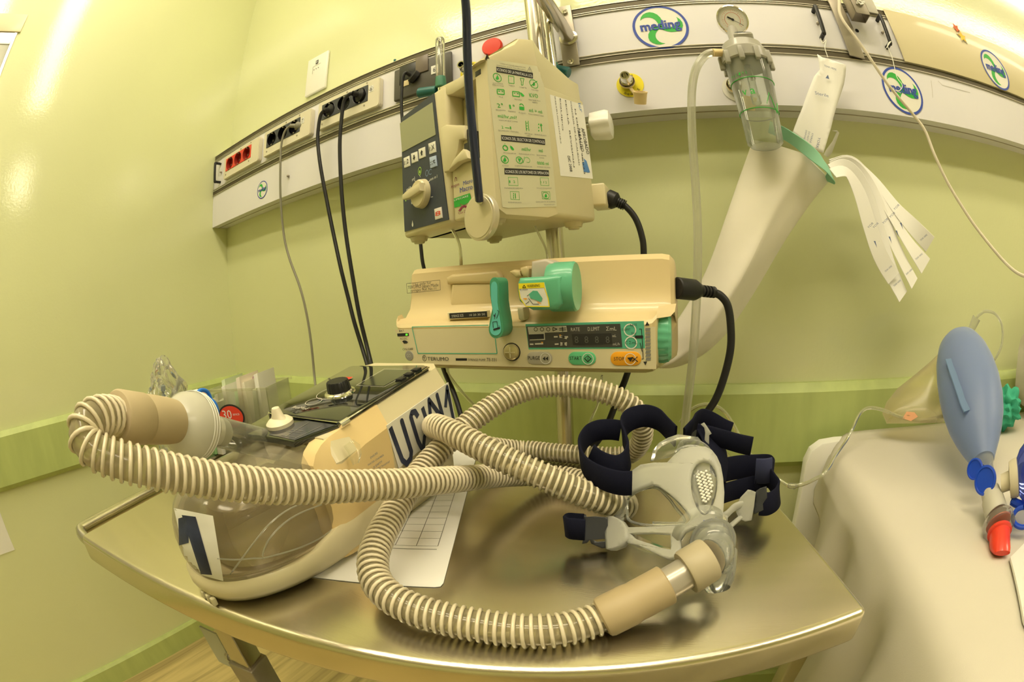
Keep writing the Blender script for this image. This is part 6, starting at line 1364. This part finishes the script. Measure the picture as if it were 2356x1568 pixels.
# elbow
E0 = P(1640, 1248, d=.292); b = bmesh.new(); bmesh.ops.create_uvsphere(b, u_segments=32, v_segments=20, radius=1)
for v in b.verts: v.co = E0 + Vector((v.co.x * .0155, v.co.y * .0155, v.co.z * .0165))
mb = MB(); mb.merge(b)
mb.lathe(E0 + Vector((.003, -.006, -.006)), P(1645, 1325, d=.282) - E0, [(0, .014), (.012, .012), (.020, .010), (.0235, .0075)], 28, cap=False)
mb.tube([S2, P(1646, 1272, d=.278), E0], .012, 20, smooth=4)
mb.lathe(P(1655, 1290, d=.282), P(1672, 1306, d=.28) - P(1655, 1290, d=.282), [(0, .003), (.004, .0042), (.008, .0042), (.0095, .003)], 16)
obj('elbow', mb, cushion_m, mk)
mb = MB(); fO = P(*c4(1270, 1150), d=.298); mb.lathe(fO, P(*c4(1340, 1230), d=.285) - fO, [(-.006, .0185), (-.003, .0200), (0, .0190), (.003, .0180), (.004, .0165)], 40, cap=False); obj('elbow_collar', mb, cushion_m, mk)
outer = [c4(*p) for p in ((720, 640), (790, 592), (900, 576), (1000, 576), (1050, 520), (1110, 470), (1180, 452), (1300, 450), (1350, 478), (1390, 530), (1420, 600), (1438, 700), (1448, 820), (1442, 930), (1436, 1000), (1440, 1090), (1425, 1140), (1390, 1100), (1310, 1080), (1220, 1090), (1140, 1130), (1100, 1190), (1108, 1262), (1070, 1330), (1010, 1345), (940, 1318), (860, 1280), (760, 1232), (690, 1220), (655, 1185), (652, 1120), (690, 1094), (880, 1090), (1060, 1082), (1150, 1070), (1180, 1040), (1180, 1000), (1090, 890), (1000, 810), (930, 762), (880, 748), (800, 778), (700, 830))]
holes = [[c4(*p) for p in ((702, 1142), (880, 1136), (1028, 1146), (1030, 1276), (960, 1262), (860, 1226), (750, 1188))],
         [c4(1290 + 104 * math.cos(a) * (1 - .25 * math.sin(a)), 780 + 222 * math.sin(a)) for a in [2 * math.pi * i / 24 for i in range(24)]]]
plate('frame', outer, holes, md, .0032, frost_m, mk, 10)
# oval vent with beads
ov = [c4(1290 + 100 * math.cos(a) * (1 - .25 * math.sin(a)), 780 + 216 * math.sin(a)) for a in [2 * math.pi * i / 24 for i in range(24)]]
vw = plate('vent_window', ov, [], lambda x, y: md(x, y) + .004, .0012, cushion_m, mk, 12)
mb = MB()
for i in range(9):
    for j in range(7):
        x = 1226 + j * 20 + i * 7; y = 660 + i * 27 + (j % 2) * 13 - j * 5
        if ((x - 1288) / 70) ** 2 + ((y - 762) / 135) ** 2 < 1:
            q = P(*c4(x, y), d=md(*c4(x, y)) + .001); b = bmesh.new(); bmesh.ops.create_icosphere(b, subdivisions=2, radius=.0011)
            for v in b.verts: v.co += q
            mb.merge(b)
obj('vent_bead', mb, label_m, vw)
# cushion: a clear bowl behind the frame
front = [(690, 850), (780, 790), (880, 745), (1000, 810), (1090, 890), (1180, 1000), (1180, 1060), (1110, 1180), (1060, 1330), (930, 1320), (760, 1240), (665, 1190), (640, 1090), (650, 960)]
back = [(490, 860), (590, 740), (760, 620), (960, 560), (1160, 560), (1300, 700), (1340, 900), (1290, 1120), (1180, 1300), (960, 1340), (760, 1280), (600, 1200), (510, 1100), (480, 980)]
mb = MB(); rs_ = []
for k in range(9):
    t_ = k / 8; w_ = math.sin(t_ * math.pi / 2); dd_ = 1 - math.cos(t_ * math.pi / 2)
    r_ = []
    for f_, b_ in zip(front, back):
        x = f_[0] + (b_[0] - f_[0]) * w_; y = f_[1] + (b_[1] - f_[1]) * w_; px, py = c4(x, y); fx, fy = c4(*f_)
        r_.append(P(px, py, d=md(fx, fy) + .003 + .050 * dd_))
    rs_.append(r_)
# roll the lip inwards
r_ = []
for f_, b_ in zip(front, back):
    x = f_[0] + (b_[0] - f_[0]) * .82; y = f_[1] + (b_[1] - f_[1]) * .82; r_.append(P(*c4(x, y), d=md(*c4(*f_)) + .058))
rs_.append(r_)
for q in [q for r in rs_ for q in r]: q.z = max(q.z, TZ + .0012)
mb.rings(rs_, False, False); o = obj('cushion', mb, cushion_m, mk, sharp=80)
s_ = o.modifiers.new('Subdivision', 'SUBSURF'); s_.levels = 1; s_.render_levels = 2
cush_pts = [[c4(*p) for p in L] for L in (front, )]
mb = MB()
for L, dd_ in (([(690, 850), (780, 790), (880, 748), (1000, 812), (1090, 892), (1178, 1000), (1170, 1060), (900, 1078), (700, 1040), (672, 960)], .006), ([(640, 880), (760, 800), (900, 768), (1000, 850), (1060, 930), (1130, 1020), (1100, 1055), (880, 1052)], .016)):
    mb.tube([P(*c4(*p), d=md(*c4(*p)) + dd_) for p in L], .0011, 8, smooth=5, closed=(dd_ < .01))
obj('window_rim', mb, cushion_m, mk)
# forehead pads and lower arms
mb = loft([(c4(860, 560), c4(1060, 520), .362), (c4(880, 470), c4(1180, 470), .358), (c4(930, 410), c4(1240, 440), .356), (c4(1000, 370), c4(1270, 400), .354), (c4(1080, 342), c4(1240, 365), .352)], [.004, .008, .009, .008, .004], 8); obj('forehead_pad', mb, cushion_m, mk)
mb = MB(); mb.tube([P(*c4(*p), d=.345) for p in ((1090, 480), (1120, 420), (1200, 410), (1280, 440), (1320, 480))], .0028, 10, smooth=5); mb.tube([P(*c4(*p), d=.342) for p in ((1060, 500), (1100, 470), (1160, 450), (1240, 455), (1300, 480))], .0022, 10, smooth=5); obj('pad_bracket', mb, cushion_m, mk)
def rib(pts, wdir, wd, th, m_, name='strap', **kw): return obj(name, MB().ribbon([P(*c4(x, y), d=d) for x, y, d in pts], wdir, wd, th, 7), m_, mk, sharp=50, **kw)
rib([(1425, 1010, .318), (1470, 985, .320), (1530, 930, .324), (1600, 905, .327)], (0, .2, 1), .0060, .003, frost_m, 'arm')
rib([(1425, 1180, .312), (1450, 1150, .314), (1500, 1080, .319), (1580, 1010, .325)], (.8, 0, .5), .0050, .003, frost_m, 'arm')
rib([(1432, 1130, .308), (1448, 1070, .311), (1450, 1000, .314)], (1, 0, .1), .0050, .003, frost_m, 'arm')
plate('clip_plate', [c4(*p) for p in ((512, 1020), (530, 1004), (580, 1008), (640, 1040), (680, 1100), (688, 1180), (640, 1240), (570, 1268), (522, 1268), (514, 1180), (512, 1090))], [], lambda x, y: md(x, y) - .002, .0050, frost_m, mk, 12)
plate('clip_plate', [c4(*p) for p in ((1556, 900), (1580, 850), (1640, 786), (1665, 790), (1704, 806), (1690, 920), (1670, 1032), (1620, 1042), (1572, 1022), (1545, 965))], [], lambda x, y: .328, .0050, frost_m, mk, 12)
plate('clip_buckle', [c4(*p) for p in ((285, 992), (340, 985), (350, 1005), (420, 1000), (516, 1010), (520, 1250), (470, 1258), (385, 1220), (372, 1190), (350, 1215), (310, 1222), (322, 1180), (325, 1080), (318, 1010))], [[c4(*p) for p in ((400, 1190), (510, 1178), (512, 1200), (430, 1205))]], lambda x, y: md(1400, 1220) + .000, .0070, mat('buckle_grey', (.03, .032, .038), rough=.4), mk, 12)
plate('clip_buckle', [c4(*p) for p in ((1702, 800), (1740, 775), (1790, 760), (1795, 850), (1760, 900), (1765, 950), (1690, 985), (1678, 950), (1692, 880))], [], lambda x, y: .334, .0070, mat('buckle_grey', (.03, .032, .038)), mk, 12)
W0_ = Vector((-.12, .10, 1))
rib([(335, 1110, .318), (270, 1105, .319), (205, 1098, .321), (178, 1080, .330), (200, 1060, .338), (260, 1058, .340), (330, 1062, .338)], W0_, .0170, .0022, navy_m)
rib([(712, 735, .322), (620, 735, .322), (500, 705, .325), (400, 655, .332), (330, 590, .342), (298, 500, .356), (310, 420, .370), (360, 350, .384), (440, 312, .392), (540, 305, .394), (620, 315, .394)], W0_, .0185, .0022, navy_m)
rib([(380, 500, .352), (440, 560, .348), (520, 602, .346), (600, 608, .348), (660, 570, .354), (682, 500, .362), (660, 410, .371), (640, 330, .380), (660, 260, .388), (720, 215, .393), (820, 195, .395), (920, 225, .390), (1000, 300, .380), (1060, 360, .370)], W0_, .0200, .0022, navy_m)
rib([(1130, 360, .366), (1180, 300, .372), (1215, 245, .380), (1260, 222, .390), (1330, 245, .398), (1420, 295, .402), (1500, 330, .400)], Vector((.25, 0, 1)), .0190, .0022, navy_m)
rib([(1230, 330, .372), (1330, 350, .370), (1440, 380, .366), (1560, 415, .362), (1672, 440, .360)], Vector((-.10, .0, 1)), .0160, .0024, navy_m)
rib([(1300, 300, .374), (1350, 390, .370), (1392, 480, .364), (1408, 580, .358), (1400, 690, .352)], Vector((.5, 1, 0)), .0240, .0022, navy_m)
rib([(1418, 640, .400), (1540, 612, .418), (1700, 600, .428), (1810, 604, .424), (1838, 650, .408), (1790, 676, .392), (1700, 690, .386)], Vector((0, .1, 1)), .0230, .0022, navy_m)
rib([(1440, 820, .372), (1540, 790, .385), (1660, 760, .392), (1740, 750, .390)], Vector((0, .1, 1)), .0180, .0022, navy_m)
rib([(1790, 660, .392), (1840, 730, .386), (1885, 800, .380), (1870, 860, .372), (1810, 900, .366), (1750, 900, .362)], Vector((-.2, .2, 1)), .0190, .0022, navy_m)
rib([(1700, 640, .384), (1780, 640, .384), (1830, 630, .386)], Vector((-.1, 0, 1)), .0230, .0026, mat('navy_pad', (.03, .035, .09), rough=.9))
plate('strap_hook', [c4(*p) for p in ((1262, 262), (1290, 248), (1320, 290), (1350, 338), (1330, 350), (1328, 450), (1290, 420), (1298, 330), (1290, 290))], [], lambda x, y: .362, .0018, frost_m, mk, 12)
mp_ = Plane(P(*c4(1290, 1060), d=md(*c4(1290, 1060)) - .0024), P(*c4(1390, 1030), d=md(*c4(1390, 1030)) - .0024) - P(*c4(1290, 1060), d=md(*c4(1290, 1060)) - .0024), P(*c4(1300, 960), d=md(*c4(1300, 960)) - .0024) - P(*c4(1290, 1060), d=md(*c4(1290, 1060)) - .0024))
mb = MB(); mb.text('ResMed', mp_, c4(1288, 1062), c4(1390, 1034), 7, .0008); obj('mask_print', mb, blue_p, mk, recalc=False)

# ================================================================ SUPPLIES BEHIND THE MACHINE
A = P(508, 1042, z=TZ); B = P(640, 1046, z=TZ)
dx_ = (B - A).normalized(); BXP = Plane(A, dx_, UP)     # front face of the box
bw = (B - A).length; bh = 0.095
bxo = thing('supply_box', 'clear plastic box crammed with paper packs, red 30 badge on its front', 'box', A + dx_ * bw / 2)
k_ = clear('box_plastic', (.97, .97, .93), body=.09, rough=.15, gloss=.7, bodyrgb=(.78, .80, .58))
dep = .075; th = .0012
mb = MB()
for p0, p1 in (((0, 0, -dep), (bw, .002, 0)), ((0, 0, -th), (bw, bh, 0)), ((0, 0, -dep), (bw, bh, -dep + th)), ((0, 0, -dep), (th, bh, 0)), ((bw - th, 0, -dep), (bw, bh, 0))): mb.box(p0, p1, 0, BXP)
mb.box((-.004, bh - .003, -dep - .004), (bw + .004, bh, -dep - .001), 0, BXP); mb.box((-.004, bh - .003, .0), (bw + .004, bh, .004), 0, BXP)
obj('box_shell', mb, k_, bxo)
u_, v_ = BXP.uv(533, 958); mb = MB(); mb.prism([(u_ + .024 * math.cos(a), v_ + .018 * math.sin(a)) for a in [2 * math.pi * i / 32 for i in range(32)]], BXP, .0003, .0009); bd = obj('round_badge', mb, black_p, bxo)
mb = MB(); mb.prism([(u_ + .0215 * math.cos(a), v_ + .0155 * math.sin(a)) for a in [2 * math.pi * i / 32 for i in range(32)]], BXP, .0009, .0012); obj('badge_field', mb, red_p, bd)
mb = MB(); mb.text_uv('30', BXP, u_ - .015, v_ - .003, .017, .0125, .05, .0014); mb.text_uv('ancs', BXP, u_ + .004, v_ + .002, .012, .004, .05, .0014); obj('badge_number', mb, white_p, bd, recalc=False)
cols = [(.80, .78, .66), (.62, .72, .48), (.82, .80, .72), (.55, .70, .45), (.78, .70, .58), (.80, .76, .62), (.60, .62, .50), (.78, .77, .70)]
labs = ['white', 'pale green', 'ivory', 'leaf green', 'tan', 'cream', 'olive', 'off-white']
for i in range(8):
    u0 = .004 + i * (bw - .016) / 8; hh = bh * (.92 + .30 * ((i * 37) % 10) / 10)
    mb = MB(); lean = .006 * math.sin(i * 2.3); pts_ = [(u0, .004), (u0 + .008, .004), (u0 + .008 + lean, hh), (u0 + .001 + lean, hh * .98)]
    mb.prism(pts_, BXP, -dep + .008 + .004 * (i % 3), -.006 - .004 * (i % 2), .0006)
    obj('paper_pack', mb, mat('pack_%s' % labs[i], cols[i], rough=.6), label='%s paper pack standing in the clear supply box' % labs[i], cat='pack', group='paper packs in the supply box')
mb = MB().tube([BXP.at(bw * .35, bh * 1.08, -.05), BXP.at(bw * .62, bh * 1.05, -.045), BXP.at(bw * .82, bh * 1.0, -.04)], .0032, 10, smooth=4); obj('rolled_packet', mb, mat('purple_print_paper', (.35, .22, .25), rough=.6), label='purple-printed rolled packet lying atop the packs in the box', cat='packet')
# clear bag of ampoules
q = P(402, 1080, z=TZ); q = Vector((q.x, q.y, TZ)) + Vector((.012, .010, 0))
bg = thing('ampoule_bag', 'crumpled clear bag of blue ampoules behind the milky filter', 'bag', q)
b = bmesh.new(); bmesh.ops.create_icosphere(b, subdivisions=5, radius=1)
for v in b.verts:
    c_ = v.co.copy(); n_ = 1 + .16 * math.sin(11 * c_.x + 5 * c_.z) * math.sin(9 * c_.y + 3 * c_.z) + .10 * math.sin(23 * c_.z + 9 * c_.y + 5 * c_.x)
    taper = 1 - .25 * max(0, c_.z)
    v.co = Vector((c_.x * .056 * n_ * taper, c_.y * .028 * n_ * taper, (c_.z + 1) * .074 * (1 + .05 * math.sin(14 * c_.x)))) + q + Vector((0, 0, .001))
mb = MB(); mb.merge(b); obj('bag_film', mb, clear('bag_film', (.98, .98, .95), body=.14, rough=.10, gloss=1.0, bodyrgb=(.88, .88, .80)), bg, sharp=14)
rr = random.Random(3)
for i in range(11):
    o_ = q + Vector((rr.uniform(-.034, .034), rr.uniform(-.012, .012), .010 + .010 * i)); d_ = Vector((rr.uniform(-1, 1), rr.uniform(-.4, .4), rr.uniform(.3, 1.2))).normalized()
    mb = MB().lathe(o_ - d_ * .012, d_, [(0, .0035), (.014, .0035), (.017, .0018), (.020, .0018), (.021, .0038), (.028, .0038)], 12)
    obj('ampoule', mb, [mat('ampoule_blue', (.25, .38, .55), rough=.3), mat('ampoule_white', (.72, .74, .68), rough=.35), mat('ampoule_grey', (.45, .50, .52), rough=.3)][i % 3], label='small plastic ampoule inside the crumpled clear bag', cat='ampoule', group='ampoules in the clear bag')
# bundle of packs between bag and box
q = P(470, 1050, z=TZ) + Vector((0, .012, 0)); mb = MB(); Qp = Plane(q, (ca_, sa_, 0), UP)
for i in range(4):
    mb = MB(); a = -.03 + i * .014; mb.prism([(a, .0), (a + .012, .0), (a + .020 - .002 * i, .088 - .004 * i), (a + .006, .094 - .004 * i)], Qp, -.02 - .004 * i, .004 - .003 * i, .0006)
    obj('dressing_pack', mb, mat(['pack_ivory', 'pack_brown', 'pack_leaf', 'pack_white2'][i], [(.78, .75, .66), (.42, .28, .18), (.35, .62, .28), (.80, .78, .68)][i], rough=.6), label=['ivory dressing pack left of the supply box, outermost', 'brown striped dressing pack left of the supply box', 'leaf green dressing pack left of the supply box', 'off-white dressing pack touching the supply box'][i], cat='pack', group='dressing packs beside the box')
# bottle with white cap behind the machine
q = P(826, 862, d=.565); mb = MB(); bt = thing('saline_bottle', 'white capped bottle peeking out behind the glossy black top', 'bottle', (q.x, q.y, TZ))
obj('bottle', MB().lathe((q.x, q.y, TZ + .0005), UP, [(0, .020), (.002, .022), (.06, .022), (.075, .012), (q.z - TZ - .012, .011)], 28), milk_m, bt)
obj('cap', MB().lathe((q.x, q.y, q.z - .012), UP, [(0, .0125), (.016, .0125), (.018, .0115), (.019, .002)], 28), white_m, bt)
